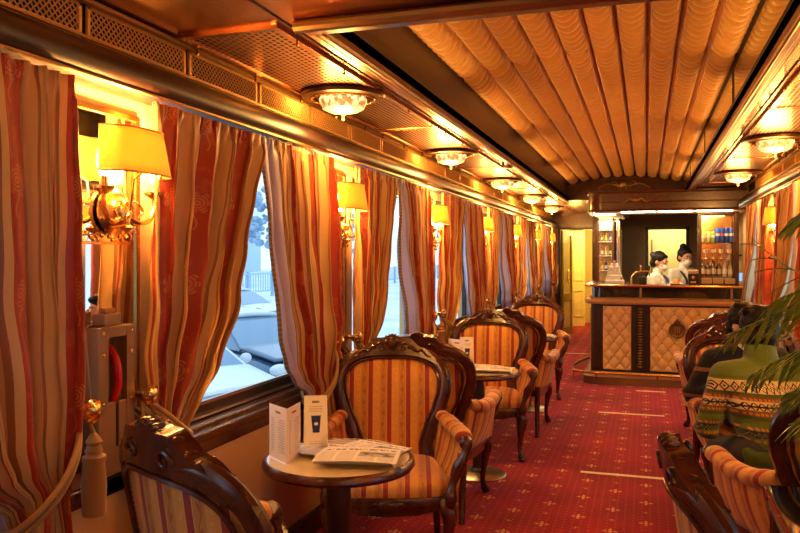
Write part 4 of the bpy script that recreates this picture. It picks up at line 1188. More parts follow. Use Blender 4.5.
# round emblem
e = thing('bar_emblem', (.345, BY-.045, .60), 0, 'dark round emblem with a small crown on the tufted bar front', 'emblem')
m = MB(); T = Matrix.Rotation(pi/2, 4, 'X'); m.lathe([(0, 0), (.085, 0), (.09, .006), (.08, .016), (.068, .012), (.060, .006), (0, .006)], n=32, T=T)
for i in range(16): a = i*pi/8; m.ball((.083*cos(a), -.008, .083*sin(a)), .012, 6, 5)
m.ball((0, -.006, .095), .03, 10, 6, (1.2, .4, .7)); m.ball((0, -.006, .118), .014, 8, 6)
m.build('medallion', simple('dark_bronze', (.16, .09, .04), .4, metal=.6), e)
m = MB(); 
for x, z0, z1 in ((-.022, -.035, .03), (.004, -.035, .03), (.024, -.035, .03)): m.bb(x-.006, x+.006, -.014, -.006, z0, z1)
m.bb(-.04, .034, -.014, -.006, .024, .034); m.tube([(-.022, -.010, -.03), (-.032, -.010, -.038), (-.042, -.010, -.03)], .004, 5); m.build('monogram', M['oldbrass'], e)
# step and foot rail
m = MB(); P = bar_path(.20, yend=10.6); out = [(x, (y-.16 if y < BY+.3 else y)) for x, y in P] + [(XR-.005, BY+.02), (BX0+.02, BY+.02), (BX0+.02, 10.6)]
out = [(BX0-.06, 10.2), (BX0-.06, BY-.1)] + [(BX0+.12+.18*cos(a), BY-.30+.18*sin(a)) for a in [pi+pi/2*i/6 for i in range(7)]] + [(XR-.005, BY-.48), (XR-.005, BY-.001), (BX0-.001, BY-.001), (BX0-.001, 10.2)]
n_ = len(out); m.add([(x, y, 0) for x, y in out] + [(x, y, .085) for x, y in out], [tuple(range(n_)), tuple(reversed(range(n_, 2*n_)))] + [(i, i+n_, (i+1) % n_+n_, (i+1) % n_) for i in range(n_)])
m.build('step', simple('brown_step', (.20, .09, .045), .5), bar, smooth=20)
m = MB(); rp = smoothpath([(BX0-.05, 9.9, .17), (BX0-.16, 9.5, .15), (BX0-.19, 9.2, .14), (BX0-.14, 8.98, .135), (BX0+.02, 8.87, .135), (BX0+.3, 8.85, .135), (.3, 8.85, .135), (1.05, 8.85, .135)], 6)
m.tube(rp, .016, 8)
for x in (BX0+.1, .12, .62): m.tube([(x, 8.85, .13), (x, 8.9, .06), (x, 8.9, .0)], .009, 6)
m.tube([(BX0-.185, 9.25, .14), (BX0-.185, 9.25, 0)], .009, 6); m.build('foot_rail', M['brass'], bar)

# canopy above the bar
cn = thing('bar_canopy', (0, 0, 0), 0, 'curved reddish wooden canopy with a light strip hanging over the bar', 'canopy')
bar_solid(.03, 1.99, 2.235).build('fascia', M['beamwood'], cn, smooth=30)
m = MB()
for z in (2.215, 2.10, 2.005): m.tube([(x, y, z) for x, y in bar_path(.034)], .012 if z != 2.10 else .006, 8)
m.build('moulding', M['beamwood'], cn)
m = MB(); m.bb(BX0+.05, XR-.02, BY+.03, BY+.4, 1.975, 1.988); m.bb(BX0+.02, BX0+.36, BY+.3, 11.0, 1.975, 1.988)
m.build('soffit', simple('white_soffit', (.9, .8, .6), .5), cn, smooth=0)
m = MB()
for i in range(3): m.tube([(-.28+.42*i, BY+.02, 1.982), (.10+.42*i, BY+.02, 1.982)], .007, 8)
m.build('light_tube', simple('lit_tube', (1, .85, .6), .4, em=(1, .74, .40), ems=14), cn)
m = MB(); m.ball((0, 0, 0), .03, 10, 6, (1.4, .4, .6))
for s in (-1, 1): m.tube([(s*(.03+.12*i/10), 0, .02*sin(i*.6)) for i in range(11)], [.010*(1-.6*i/10) for i in range(11)], 6)
m.build('carved_ornament', M['oldbrass'], cn, loc=(-.12, BY-.04, 2.12))
m = MB(); m.bb(-.61, -.36, BY+.12, BY+.40, 1.965, 1.976); m.build('lit_panel', simple('lit_panel', (1, .85, .6), .4, em=(1, .78, .45), ems=9), cn, smooth=0)
def area(name, loc, size, e, col, rot=(0, 0, 0)):
    d = bpy.data.lights.new(name, 'AREA'); d.shape = 'RECTANGLE'; d.size, d.size_y = size; d.energy = e; d.color = col
    o = bpy.data.objects.new(name, d); COL.objects.link(o); o.location = loc; o.rotation_euler = rot; return o
area('canopy_strip_light', (.25, BY+.16, 1.95), (1.3, .05), 9, (1, .72, .38))
area('shelf_niche_light', (-.50, 10.4, 1.94), (.25, 1.0), 10, (1, .8, .5))

# back bar and walls behind
m = MB(); m.bb(-.5, .02, 12.0, 12.05, 0, 2.25); m.bb(.58, XR, 12.0, 12.05, 0, 2.25); m.bb(.02, .58, 12.0, 12.05, 1.87, 2.25); m.bb(.02, .58, 12.0, 12.05, 0, .9)
struct('wall_bar', m, M['taupe'], smooth=0)
m = MB(); 
for (a, b, c, d) in ((-.01, .035, .9, 1.90), (.565, .61, .9, 1.90), (-.01, .61, 1.86, 1.905)): m.bb(a, b, 11.97, 12.0, c, d)
struct('trim_10', m, M['darkwood'], smooth=0)
m = MB(); m.bb(-.36, XR, 13.2, 13.25, 0, 2.25); struct('wall_kitchen', m, simple('pale_yellow_wall', (.82, .72, .36), .6), smooth=0)
m = MB(); m.bb(.10, .17, 13.15, 13.2, 1.0, 1.75); tag(m.build('door_frame_strip', M['cream']), 'pale vertical door post seen through the opening behind the bartenders', 'door post')
point('kitchen_light', (.35, 12.6, 2.0), 24, (1, .85, .42), .15)
# partition between passage and bar
m = MB(); m.bb(BX0-.08, BX0-.02, 11.02, 14.9, 0, 2.25); m.bb(BX0-.04, -.36, 11.9, 12.05, 0, 2.25); struct('wall_passage', m, M['mahogany'], smooth=0)

# glass shelf unit left, behind the bar
def shelf_unit(x0, x1, y0, y1, zs, lab, ztop=1.97):
    t = thing('bar_shelf_unit', ((x0+x1)/2, (y0+y1)/2, 0), 0, lab, 'shelf'); a = (x1-x0)/2; b = (y1-y0)/2
    for sx in (-1, 1):
        m = MB(); m.bb(sx*a-.012, sx*a+.012, -b, -b+.03, 1.09, ztop); m.build('post', M['mahogany'], t, smooth=0)
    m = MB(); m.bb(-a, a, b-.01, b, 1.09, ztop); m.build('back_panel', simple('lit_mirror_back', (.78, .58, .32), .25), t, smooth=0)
    for z in zs:
        m = MB(); m.bb(-a, a, -b+.005, b-.01, z-.008, z); m.build('shelf', simple('glass_shelf', (.80, .70, .5), .1), t, smooth=0)
    return t
def bottle(h=.28, r=.034, col=(.10, .05, .02), lab=(.75, .65, .45)):
    t = thing('bottle')
    m = MB(); m.lathe([(0, 0), (r, 0), (r, h*.58), (r*.85, h*.66), (r*.36, h*.76), (r*.34, h*.95), (0, h*.95)], n=14); m.build('glass_body', simple('bottle_glass', col, .08, coat=1.0, spec=.8), t)
    m = MB(); m.lathe([(r*1.02, h*.15), (r*1.02, h*.45)], n=14, caps=False); m.build('label', simple('bottle_label', lab, .5), t)
    m = MB(); m.lathe([(0, h*.90), (r*.42, h*.90), (r*.42, h), (0, h)], n=10); m.build('cap', M['oldbrass'], t)
    return t
def glass(h=.12, r=.03):
    m = MB(); m.lathe([(0, 0), (r*.8, 0), (r, h), (r*.93, h), (r*.74, .008), (0, .008)], n=14)
    return m.build('drinking_glass', simple('shiny_glass', (.85, .78, .62), .05, coat=1.0), None)
shelf_unit(-.62, -.42, 10.55, 10.90, (1.27, 1.47, 1.66, 1.82), 'narrow brightly lit shelf unit of glasses and bottles at the left end of the bar')
pal = [((.45, .36, .04), (.8, .7, .2)), ((.04, .06, .25), (.7, .7, .8)), ((.30, .06, .02), (.85, .8, .6)), ((.55, .45, .25), (.8, .75, .6)), ((.08, .14, .03), (.8, .7, .4)), ((.12, .05, .02), (.7, .55, .35))]
BT = [bottle(.30, .036, *pal[i]) for i in range(6)]
used = [False]*6
def put_bottle(k, x, y, z, s, lab, g):
    o = BT[k] if not used[k] else copy_tree(BT[k])
    used[k] = True; o.location = (x, y, z); o.scale = (s, s, s); tag(o, lab, 'bottle', g)
nm = ['left', 'middle', 'right']
for j, z in enumerate((1.27, 1.47, 1.66)):
    for i in range(3):
        put_bottle((i+j*2) % 5, -.575+.055*i, 10.72, z, .50, '%s bottle on the %s shelf of the lit unit at the bar\'s left end' % (nm[i], ['lower', 'middle', 'upper'][j]), 'bottles in the left unit')
gl = None
for i in range(3):
    o = glass() if gl is None else gl.copy()
    if gl is not None: COL.objects.link(o)
    gl = o; o.location = (-.575+.055*i, 10.72, 1.82); tag(o, '%s glass on the top shelf of the lit unit at the bar\'s left end' % nm[i], 'glass', 'glasses in the left unit')
m = MB(); m.lathe([(.035, .9), (.035, 1.97)], (-.35, 10.7, 0), 16); m.lathe([(0, 1.93), (.045, 1.935), (.045, 1.96), (0, 1.965)], (-.35, 10.7, 0), 16); m.lathe([(0, 1.085), (.045, 1.085), (.045, 1.11), (0, 1.11)], (-.35, 10.7, 0), 16)
o = m.build('mirrored_column', M['chrome']); tag(o, 'slim mirrored column beside the lit glass shelves', 'column')
m = MB(); m.bb(-.63, -.25, 10.4, 11.0, 0, 1.087); tag(m.build('back_bar_cabinet', M['mahogany'], None, smooth=0, bevel=.004), 'wooden cabinet under the lit shelf unit behind the bar', 'cabinet')

CT = 1.1205
# white tiered stand
t = thing('tiered_stand', (-.37, BY+.30, CT), 0, 'white stepped stand with small packets at the left end of the counter', 'stand')
m = MB()
for k, (w, z0, z1) in enumerate(((.115, 0, .05), (.09, .05, .11), (.065, .11, .18), (.045, .18, .25))): m.bb(-w, w, -.06+.01*k, .06, z0, z1)
m.build('steps', M['white'], t, smooth=0, bevel=.008)
for k, (x, z) in enumerate(((-.09, .05), (.085, .05), (-.065, .11), (.06, .11), (0, .25), (-.04, .18), (.04, .18))):
    m = MB(); m.bb(x-.018, x+.018, -.05, -.02, z, z+.035); m.build('packet', simple('packet_%d' % k, [(.8, .7, .5), (.6, .3, .12), (.75, .72, .7)][k % 3], .5), t, smooth=0, bevel=.004)
# beer tap
t = thing('beer_tap', (-.06, BY+.26, CT), 0, 'arched brass beer tap with a black handle on the counter', 'beer tap')
m = MB(); m.tube(smoothpath([(-.11, 0, 0), (-.105, 0, .08), (-.06, 0, .135), (.0, 0, .15), (.10, 0, .152)], 6), .014, 10); m.build('arched_pipe', M['brass'], t)
m = MB(); m.tube([(.10, 0, .15), (.10, 0, .10)], .008, 8); m.tube([(.0, 0, .15), (.0, 0, .215)], .007, 8); m.ball((0, 0, .22), .012, 8, 6); m.build('spout', M['brass'], t)
m = MB(); m.tube([(.095, 0, .16), (.10, 0, .225)], [.008, .014], 8); m.build('handle', M['black'], t)
m = MB(); m.bb(-.065, .03, -.03, .06, 0, .09); o = m.build('card_terminal', M['black'], None, smooth=0, bevel=.01, loc=(-.02, BY+.34, CT)); tag(o, 'small black device under the brass beer tap', 'device')
# black box with white top beside bartender
t = thing('coffee_grinder', (.53, BY+.22, CT), 0, 'small black machine with a pale top on the counter before the right bartender', 'machine')
m = MB(); m.bb(-.055, .055, -.05, .05, 0, .13); m.build('body', M['black'], t, smooth=0, bevel=.01)
m = MB(); m.bb(-.062, .062, -.055, .055, .13, .175); m.build('pale_top', simple('pale_top', (.62, .45, .28), .4), t, smooth=0, bevel=.008)
m = MB(); m.lathe([(0, 0), (.016, 0), (.016, .004), (0, .004)], (0, -.0505, .09), 12, T=Matrix.Rotation(pi/2, 4, 'X')); m.bb(-.03, .03, -.053, -.0495, .02, .045); m.build('round_badge', M['brass'], t)

# glazed showcase on the counter
SX0, SX1, SY0, SY1 = .60, 1.0, BY+.10, BY+.36
t = thing('glass_showcase', ((SX0+SX1)/2, (SY0+SY1)/2, CT), 0, 'tall wooden-framed glass showcase full of bottles on the right end of the bar', 'showcase')
a = (SX1-SX0)/2; b = (SY1-SY0)/2; H = 1.972-CT
for sx in (-1, 1):
    for sy in (-1, 1):
        m = MB(); m.bb(sx*a-.016, sx*a+.016, sy*b-.012, sy*b+.012, 0, H); m.build('post', M['mahogany'], t, smooth=0, bevel=.003)
m = MB(); m.bb(-a, a, b-.006, b, 0, H); m.build('mirror_back', simple('amber_mirror', (.75, .45, .22), .12, metal=1.0), t, smooth=0)
for z in (.10, .31, .50):
    m = MB(); m.bb(-a, a, -b, b-.01, z-.006, z); m.build('shelf', M['glass'], t, smooth=0)
m = MB(); m.bb(-a, a, -b-.012, -b+.012, 0, .018); m.bb(-a, a, -b-.012, -b+.012, H-.02, H); m.build('front_rails', M['mahogany'], t, smooth=0)
for i in range(6):
    put_bottle(5 if i < 4 else 3, SX0+.045+.058*i, (SY0+SY1)/2+.02, CT+.101, .62 if i % 2 else .68, '%s bottle from the left on the lower shelf of the glass showcase' % ORD[i].replace('nearest', 'first'), 'bottles in the showcase')
cans = [((.55, .42, .12), 'tan'), ((.62, .50, .15), 'yellowish'), ((.22, .36, .05), 'green'), ((.03, .08, .42), 'blue'), ((.02, .06, .30), 'dark blue'), ((.02, .05, .28), 'navy'), ((.05, .12, .45), 'bright blue')]
for i, (c, cn_) in enumerate(cans[:7]):
    tt = thing('drink_can', (SX0+.05+.05*i, (SY0+SY1)/2, CT+.501), 0, '%s upright container on the upper shelf of the showcase, %s from the left' % (cn_, ORD[i].replace('nearest', 'first')), 'container', 'containers on the showcase top shelf')
    hh = .17 if i > 2 else .13
    m = MB(); m.lathe([(0, 0), (.022, 0), (.024, .008), (.024, hh-.01), (.019, hh), (0, hh)], n=14); m.build('body', simple('can_%d' % i, c, .3), tt)
    m = MB(); m.lathe([(.0245, hh*.45), (.0245, hh*.62)], n=14, caps=False); m.build('band', simple('canband_%d' % i, (.6, .05, .03) if i == 4 else (.75, .7, .6), .4), tt)
for i in range(3):
    m = MB(); m.bb(-.055, .055, -.02, .02, 0, .06); m.v; o = m.build('label_box', simple('box_%d' % i, (.62, .42, .22), .5), None, smooth=0, bevel=.003, loc=(SX0+.075+.125*i, SY0+.05, CT+.019)); tag(o, '%s small printed box at the foot of the showcase' % nm[i], 'box', 'boxes in the showcase')
for i in range(4):
    m = MB(); m.lathe([(0, 0), (.02, 0), (.006, .01), (.006, .05), (.026, .07), (.028, .11), (.024, .11), (0, .07)], n=12)
    o = m.build('stemmed_glass', simple('stem_glass', (.8, .55, .3), .06, coat=1.0), None, loc=(SX0+.07+.085*i, (SY0+SY1)/2, CT+.311)); tag(o, '%s stemmed glass from the left on the middle shelf of the showcase' % ORD[i].replace('nearest', 'first'), 'glass', 'stemmed glasses in the showcase')
# shelves by the wall, right of the showcase, with bowl, plant, small screen
t = thing('wall_shelf', (1.03, 10.3, 0), 0, 'wall shelf behind the bar, holding a small plant and a dark bowl', 'shelf')
m = MB(); m.bb(-.10, .06, -.5, .5, 1.46, 1.48); m.build('upper_board', M['darkwood'], t, smooth=0); m = MB(); m.bb(-.16, .06, -.5, .5, 1.04, 1.07); m.build('lower_board', M['darkwood'], t, smooth=0)
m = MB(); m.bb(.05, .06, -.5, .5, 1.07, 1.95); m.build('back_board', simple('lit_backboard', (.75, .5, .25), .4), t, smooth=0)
m = MB(); m.lathe([(0, 0), (.03, 0), (.06, .05), (.055, .05), (.02, .01), (0, .01)], n=16); o = m.build('bowl', M['black'], None, loc=(1.0, 9.95, 1.481)); tag(o, 'dark bowl on the wall shelf right of the showcase', 'bowl')
t = thing('small_plant', (.99, 10.2, 1.481), 0, 'little green plant in a pot on the wall shelf right of the showcase', 'plant')
m = MB(); m.lathe([(0, 0), (.03, 0), (.038, .06), (0, .06)], n=12); m.build('pot', M['white'], t)
m = MB()
for i in range(26):
    a = random.uniform(0, 6.28); l = random.uniform(.08, .17); e = random.uniform(.3, 1.2); m.tube([(0, 0, .06), (l*.5*cos(a)*cos(e), l*.5*sin(a)*cos(e), .06+l*.6*sin(e)), (l*cos(a)*cos(e), l*sin(a)*cos(e), .06+l*sin(e)*.9)], [(.003, .002), (.010, .002), (.002, .001)], 5)
m.build('foliage', simple('plant_green', (.12, .22, .03), .5), t)
t = thing('payment_terminal', (1.045, BY+.30, CT), 0, 'small white device with a bluish screen on the counter right of the showcase', 'terminal')
m = MB(); m.bb(-.035, .035, -.03, .05, 0, .02); m.bb(-.035, .035, 0, .03, .02, .15); m.build('body', M['white'], t, smooth=0, bevel=.006)
m = MB(); m.bb(-.028, .028, -.004, .0, .05, .14); m.build('screen', simple('lit_screen', (.1, .2, .35), .2, em=(.25, .5, .9), ems=.7), t, smooth=0)
# plate of food
t = thing('food_plate', (.335, BY+.20, CT), 0, 'white plate with an orange snack on the counter before the bartenders', 'plate')
m = MB(); m.lathe([(0, 0), (.05, 0), (.085, .018), (.08, .02), (.05, .006), (0, .006)], n=24); m.build('plate', M['white'], t)
m = MB(); m.ball((0, 0, .03), .045, 10, 8, (1, 1, .65)); m.ball((.02, 0, .055), .025, 8, 6, (1, 1, .6)); m.build('snack', simple('orange_snack', (.72, .25, .05), .6), t)

# ------------------------------------------------------------------ passage end: door
YD = 14.3
m = MB(); m.bb(XL, -1.53, YD, YD+.08, 0, 2.25); m.bb(-.93, BX0-.04, YD, YD+.08, 0, 2.25); m.bb(-1.53, -.93, YD, YD+.08, 1.96, 2.25)
struct('wall_end', m, M['beamwood'], smooth=0)
m = MB(); m.bb(-1.56, -1.52, YD-.02, YD+.1, 0, 1.99); m.bb(-.94, -.90, YD-.02, YD+.1, 0, 1.99); m.bb(-1.56, -.90, YD-.02, YD+.1, 1.955, 1.995)
struct('trim_11', m, M['darkwood'], smooth=0, bevel=.005)
YW = simple('yellow_lit_wall', (.80, .62, .22), .6)
m = MB(); m.bb(-1.60, -1.55, YD+.08, 17.2, 0, 2.25); m.bb(-.70, -.65, YD+.08, 17.2, 0, 2.25); m.bb(-1.6, -.65, 17.2, 17.25, 0, 2.25); m.bb(-1.6, -.65, YD+.08, 17.2, 2.22, 2.26)
struct('wall_corridor', m, YW, smooth=0)
m = MB(); m.bb(-1.50, -1.22, 16.25, 16.29, 0, 2.0); o = m.build('door_2', simple('cream_door', (.84, .70, .34), .5), None, smooth=0); o['kind'] = 'structure'
m = MB()
for (x0, x1, z0, z1) in ((-1.45, -1.27, .95, 1.8), (-1.45, -1.27, .2, .75)):
    m.bb(x0, x1, 16.235, 16.25, z0, z0+.015); m.bb(x0, x1, 16.235, 16.25, z1-.015, z1); m.bb(x0, x0+.015, 16.235, 16.25, z0, z1); m.bb(x1-.015, x1, 16.235, 16.25, z0, z1)
m.build('panel_moulding', M['cream'], o, smooth=0)
point('corridor_light', (-1.05, 15.6, 1.95), 30, (1, .80, .30), .15)
point('passage_light', (-1.1, 12.6, 2.0), 5, WARM, .1)
# glazed leaf standing open
t = thing('door_1', (-1.50, YD+.06, 0), R(74)); t['kind'] = 'structure'
m = MB(); W = .50
m.bb(0, W, -.02, .02, 0, .12); m.bb(0, W, -.02, .02, 1.85, 1.95); m.bb(0, .06, -.02, .02, .12, 1.85); m.bb(W-.06, W, -.02, .02, .12, 1.85); m.bb(.06, W-.06, -.02, .02, .62, .76)
m.build('frame', simple('olive_door_frame', (.30, .22, .05), .4), t, smooth=0, bevel=.004)
m = MB(); m.bb(.06, W-.06, -.004, .004, .12, .62); m.bb(.06, W-.06, -.004, .004, .76, 1.85); m.build('frosted_pane', simple('frosted_pane', (.85, .80, .42), .4), t, smooth=0)
m = MB()
for i in range(5): m.tube([(.30+.05*cos(k*.5), -.025, .98+.05*i+.022*sin(k*.5)) for k in range(13)], .006, 5)
m.build('brass_handle', M['brass'], t)
# ================================================================== potted palm
t = thing('potted_palm', (.86, 2.38, .715), 0, 'potted palm at the right edge, its green fronds reaching in over the seated people', 'plant')
m = MB(); m.lathe([(0, 0), (.07, 0), (.095, .12), (.10, .125), (.10, .14), (.09, .14), (.085, .12), (0, .12)], n=24); m.build('pot', simple('terracotta_pot', (.28, .10, .04), .5), t)
LEAF = NT('palm_leaf'); lv, lx, ly, lz = LEAF.co(); M['leaf'] = LEAF.p(base=LEAF.ramp(LEAF.noise(lv, 9, 3), [(.3, (.10, .20, .015)), (.7, (.48, .56, .08))]), rough=.35, coat=.2)
def frond(ctrl, ll, n, droop, seed):
    rnd = random.Random(seed); P = smoothpath([Vector(c) for c in ctrl], 12); N = len(P)
    m = MB(); m.tube(P, [lerp(.006, .0015, i/(N-1)) for i in range(N)], 6)
    for i in range(n):
        f = .22 + .77*i/n; k = f*(N-1); k0 = int(k); p = P[k0].lerp(P[min(k0+1, N-1)], k-k0); d = (P[min(k0+1, N-1)]-P[k0-1]).normalized()
        side = d.cross(Vector((0, 0, 1))).normalized()
        for s in (-1, 1):
            l = ll*(sin(pi*min(1, .25+.72*f))**.6)*rnd.uniform(.85, 1.1); a = rnd.uniform(.55, .75)
            dr = (side*s*(1-.45*f) + d*(a+f*.6) + Vector((0, 0, -droop+rnd.uniform(-.12, .12)))).normalized()
            up = Vector((0, 0, 1)); w = dr.cross(up).normalized(); q = []; segs = 5
            for j in range(segs+1):
                tt = j/segs; c = p + dr*l*tt + Vector((0, 0, -.28*l*tt*tt)); ww = .0105*(sin(pi*(.12+.88*tt))**.7) if j < segs else .0004
                q += [c + w*ww + up*.002, c - up*.0015, c - w*ww + up*.002]
            m.add(q, [(3*j+e, 3*j+e+1, 3*j+e+4, 3*j+e+3) for j in range(segs) for e in (0, 1)])
    return m
B = (.0, .0, .14)
def W(x, y, z): return (x-.86, y-2.38, z-.715)
fl = [([B, (-.03, .03, .40), W(.70, 2.52, 1.30), W(.50, 2.70, 1.30), W(.27, 2.92, 1.17)], .20, 20, .45),
      ([B, (-.02, .04, .35), W(.70, 2.56, 1.20), W(.50, 2.72, 1.16), W(.33, 2.86, 1.03)], .18, 18, .4),
      ([B, (-.03, .01, .45), W(.66, 2.50, 1.42), W(.47, 2.68, 1.40), W(.345, 2.84, 1.515)], .13, 10, .2),
      ([B, (-.03, .0, .50), W(.66, 2.46, 1.60), W(.52, 2.55, 1.62), W(.42, 2.6, 1.56)], .16, 14, .3),
      ([B, (-.05, .0, .20), W(.70, 2.44, 1.0), W(.55, 2.5, 1.0), W(.42, 2.6, .93)], .15, 12, .3),
      ([B, (.02, .05, .45), W(.86, 2.7, 1.5), W(.84, 2.9, 1.45), W(.8, 3.05, 1.3)], .2, 16, .4),
      ([B, (.03, -.05, .4), W(.95, 2.2, 1.4), W(1.0, 2.0, 1.3), W(1.02, 1.9, 1.15)], .18, 14, .4),
      ([B, (-.05, -.05, .45), W(.75, 2.2, 1.45), W(.66, 2.0, 1.42), W(.60, 1.85, 1.3)], .17, 14, .4)]
fl += [([B, (-.03, .03, .40), W(.72, 2.50, 1.38), W(.56, 2.66, 1.38), W(.40, 2.80, 1.30)], .20, 20, .4),
      ([B, (-.01, .05, .30), W(.74, 2.58, 1.14), W(.58, 2.72, 1.10), W(.44, 2.86, .95)], .18, 16, .35),
      ([B, (-.01, .05, .35), W(.78, 2.60, 1.28), W(.66, 2.78, 1.24), W(.52, 2.95, 1.08)], .20, 18, .45),
      ([B, (-.04, .02, .25), W(.70, 2.50, 1.08), W(.54, 2.62, 1.07), W(.42, 2.72, 1.0)], .16, 14, .3)]
for i, (c, ll, n, dr) in enumerate(fl): o = frond(c, ll*1.25, int(n*1.15), dr, i+5).build('frond', M['leaf'], t, smooth=40)

# ================================================================== outside
GZ = -.95
m = MB(); m.bb(-90, -1.82, -40, 130, GZ-.1, GZ); struct('snowy_ground', m, M['snow'], smooth=0)
def car(loc, rz, body, label, glassc=(.10, .22, .36)):
    t = thing('car', loc, rz, label, 'car', None)
    # local +y forward; length 4.3
    def sect(y):
        return y
    st = [(-2.15, .50, .72, .70), (-2.0, .42, .86, .86), (-1.4, .34, .92, .88), (-.4, .34, .93, .9), (.6, .34, .92, .9), (1.1, .34, .88, .88), (1.7, .36, .80, .85), (2.05, .42, .70, .76), (2.2, .50, .60, .62)]
    vs = []; Q = 12
    for y, z0, z1, w in st:
        for k in range(Q):
            a = 2*pi*k/Q + pi/Q; cx = abs(cos(a))**.45*(1 if cos(a) > 0 else -1); cz = abs(sin(a))**.45*(1 if sin(a) > 0 else -1)
            vs.append((w*cx, y, (z0+z1)/2 + (z1-z0)/2*cz))
    m = MB(); L = len(st); m.add(vs, [(i*Q+k, i*Q+(k+1) % Q, (i+1)*Q+(k+1) % Q, (i+1)*Q+k) for i in range(L-1) for k in range(Q)] + [tuple(reversed(range(Q))), tuple((L-1)*Q+k for k in range(Q))])
    m.build('body', body, t, smooth=50, sub=1)
    st = [(-1.75, .90, .92, .66), (-1.2, .90, 1.32, .60), (-.5, .90, 1.42, .60), (.2, .90, 1.40, .60), (.55, .90, 1.24, .62), (1.15, .86, .90, .72)]
    vs = []
    for y, z0, z1, w in st: vs += [(-.74, y, z0), (-w, y, z1), (w, y, z1), (.74, y, z0)]
    m = MB(); m.add(vs, [(i*4+k, i*4+k+1, i*4+k+5, i*4+k+4) for i in range(5) for k in range(3)] + [(0, 3, 2, 1), (20, 21, 22, 23)]); m.build('windows', simple('car_glass', glassc, .1, coat=1.0), t, smooth=20)
    m = MB(); m.grid(lambda u, v: ((u-.5)*1.22, lerp(-1.35, .35, v), 1.415 + .05*sin(pi*u)**.5 - .05*(2*v-1)**2), 10, 10); o = m.build('snow_covered_roof', M['snow'], t, smooth=70); so = o.modifiers.new('t', 'SOLIDIFY'); so.thickness = .06
    m = MB(); m.grid(lambda u, v: ((u-.5)*1.5*(1-.12*v), lerp(1.12, 2.0, v), lerp(.94, .80, v) + .02*sin(pi*u)), 10, 8); o = m.build('hood', M['snow'] if body is M['snow'] else body, t, smooth=70); so = o.modifiers.new('t', 'SOLIDIFY'); so.thickness = .03
    for s in (-1, 1):
        m = MB(); m.tube([(s*.745, 1.15, .88), (s*.62, .5, 1.26), (s*.60, -.4, 1.42), (s*.62, -1.2, 1.30), (s*.72, -1.75, .92)], .03, 6); m.build('roof_pillar', body, t)
        m = MB(); m.ball((s*.62, 2.06, .66), .15, 12, 8, (1.2, .7, .62)); m.build('headlight', simple('headlight', (.75, .8, .85), .1, coat=1), t)
        m = MB(); m.ball((s*.93, .85, .98), .09, 10, 8, (1.1, .6, .8)); m.build('side_mirror', body, t)
        for y in (-1.35, 1.35):
            m = MB(); T = Matrix.Rotation(pi/2, 4, 'Y'); m.lathe([(0, -.1), (.30, -.1), (.32, -.06), (.32, .06), (.30, .1), (0, .1)], (s*.78, y, .32), 20, T=T); m.build('wheel', M['black'], t)
    m = MB(); m.bb(-.45, .45, 2.12, 2.17, .45, .58); m.build('grille', M['black'], t, smooth=0)
    return t
navy = simple('dark_blue_car_paint', (.03, .10, .20), .25, coat=1.0)
car((-6.9, 12.0, GZ), R(-118), navy, 'dark blue parked car with pale headlight seen through the nearest window gap')
car((-6.5, 8.9, GZ), R(-112), M['snow'], 'snow-covered white car parked nearest the train, its hood below the window')
car((-11.5, 17.0, GZ), R(-100), M['snow'], 'snow-covered car parked in the row farther behind the blue one')
car((-12.5, 21.0, GZ), R(-100), M['snow'], 'snow-covered car, farthest of the parked cars outside')
t = thing('metal_fence', (-22, 0, GZ), 0, 'long pale blue metal fence behind the parked cars', 'fence')
m = MB(); m.bb(-.04, .04, 0, 110, 1.35, 1.45); m.bb(-.04, .04, 0, 110, .3, .4)
for i in range(360): m.bb(-.02, .02, .3*i, .3*i+.05, .3, 1.4)
m.build('railing', simple('fence_paint', (.35, .52, .68), .5), t, smooth=0)
for i in range(0, 37): m = MB(); m.bb(-.08, .08, 3*i-.08, 3*i+.08, 0, 1.55); m.build('post', simple('fence_post', (.3, .46, .62), .5), t, smooth=0)
tr0 = None
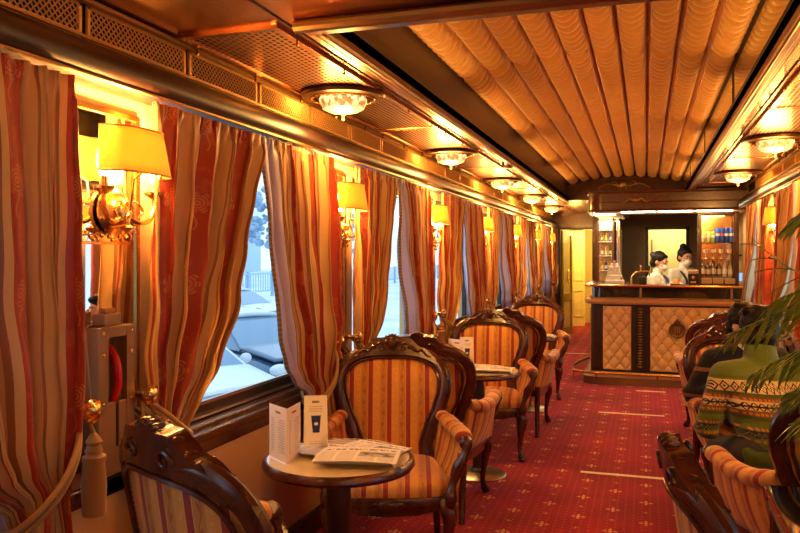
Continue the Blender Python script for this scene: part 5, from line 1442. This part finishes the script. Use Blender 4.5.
for i, (x, y, s) in enumerate(((-30, 46, 1.0), (-33, 56, 1.3), (-27, 62, 1.1), (-36, 70, 1.5), (-30, 80, 1.2), (-44, 60, 1.6), (-24, 34, .8), (-38, 48, 1.2))):
    lab = 'snowy bluish tree beyond the fence, %s of the row seen outside' % ORD[i]
    if tr0 is None:
        tr0 = thing('snowy_tree', (0, 0, 0)); m = MB(); m.tube([(0, 0, 0), (.05, 0, 2.5), (0, .1, 4)], [.25, .18, .1], 8); m.build('trunk', simple('bark', (.10, .12, .15), .8), tr0)
        m = MB()
        for k in range(150):
            a = random.uniform(0, 6.28); r = random.uniform(0, 2.2); z = random.uniform(2.2, 6.5); r *= 1-.5*abs(z-4)/3; m.ball((r*cos(a), r*sin(a), z), random.uniform(.16, .42), 6, 4, (1, 1, .7))
        m.build('snowy_crown', simple('snowy_foliage', (.32, .45, .58), .9), tr0, smooth=0); o = tr0
    else: o = copy_tree(tr0)
    tag(o, lab, 'tree', 'snowy trees beyond the fence'); o.location = (x, y, GZ); o.scale = (s, s, s)
t = thing('distant_building', (-62, 95, GZ), R(20), 'long pale bluish building far beyond the snowy trees', 'building')
m = MB(); m.bb(-6, 6, -22, 22, 0, 9); m.build('wall', simple('pale_block', (.45, .58, .70), .8), t, smooth=0); m = MB(); m.bb(-6.5, 6.5, -22.5, 22.5, 9, 10); m.build('roof', M['snow'], t, smooth=0)
for i in range(10):
    m = MB(); m.bb(6, 6.05, -20+4.2*i, -18+4.2*i, 5, 7); m.build('window', simple('far_window', (.12, .2, .3), .3), t, smooth=0)

# ================================================================== world and fill
w = bpy.data.worlds.new('overcast_winter_sky'); SC.world = w; w.use_nodes = True
bg = w.node_tree.nodes['Background']; bg.inputs[0].default_value = (.62, .81, 1.0, 1); bg.inputs[1].default_value = 1.15
# unseen fill lights added beside and behind the camera, no fixtures modelled
for y in (.2, -.9):
    point('near_fill_light', (-1.30, y, 2.12), 5, WARM, .1); point('near_fill_light', (.72, y, 2.12), 5, WARM, .1)
# hidden fill lights added along the recess edges to brighten the silk
for y in (3.4, 5.4, 7.4, 9.4):
    for X in (FX0+.05, FX1-.05): area('recess_fill_light', (X, y, ZC+.06), (.04, 1.5), 1.0, WARM, (pi, (-.5 if X > 0 else .5), 0))
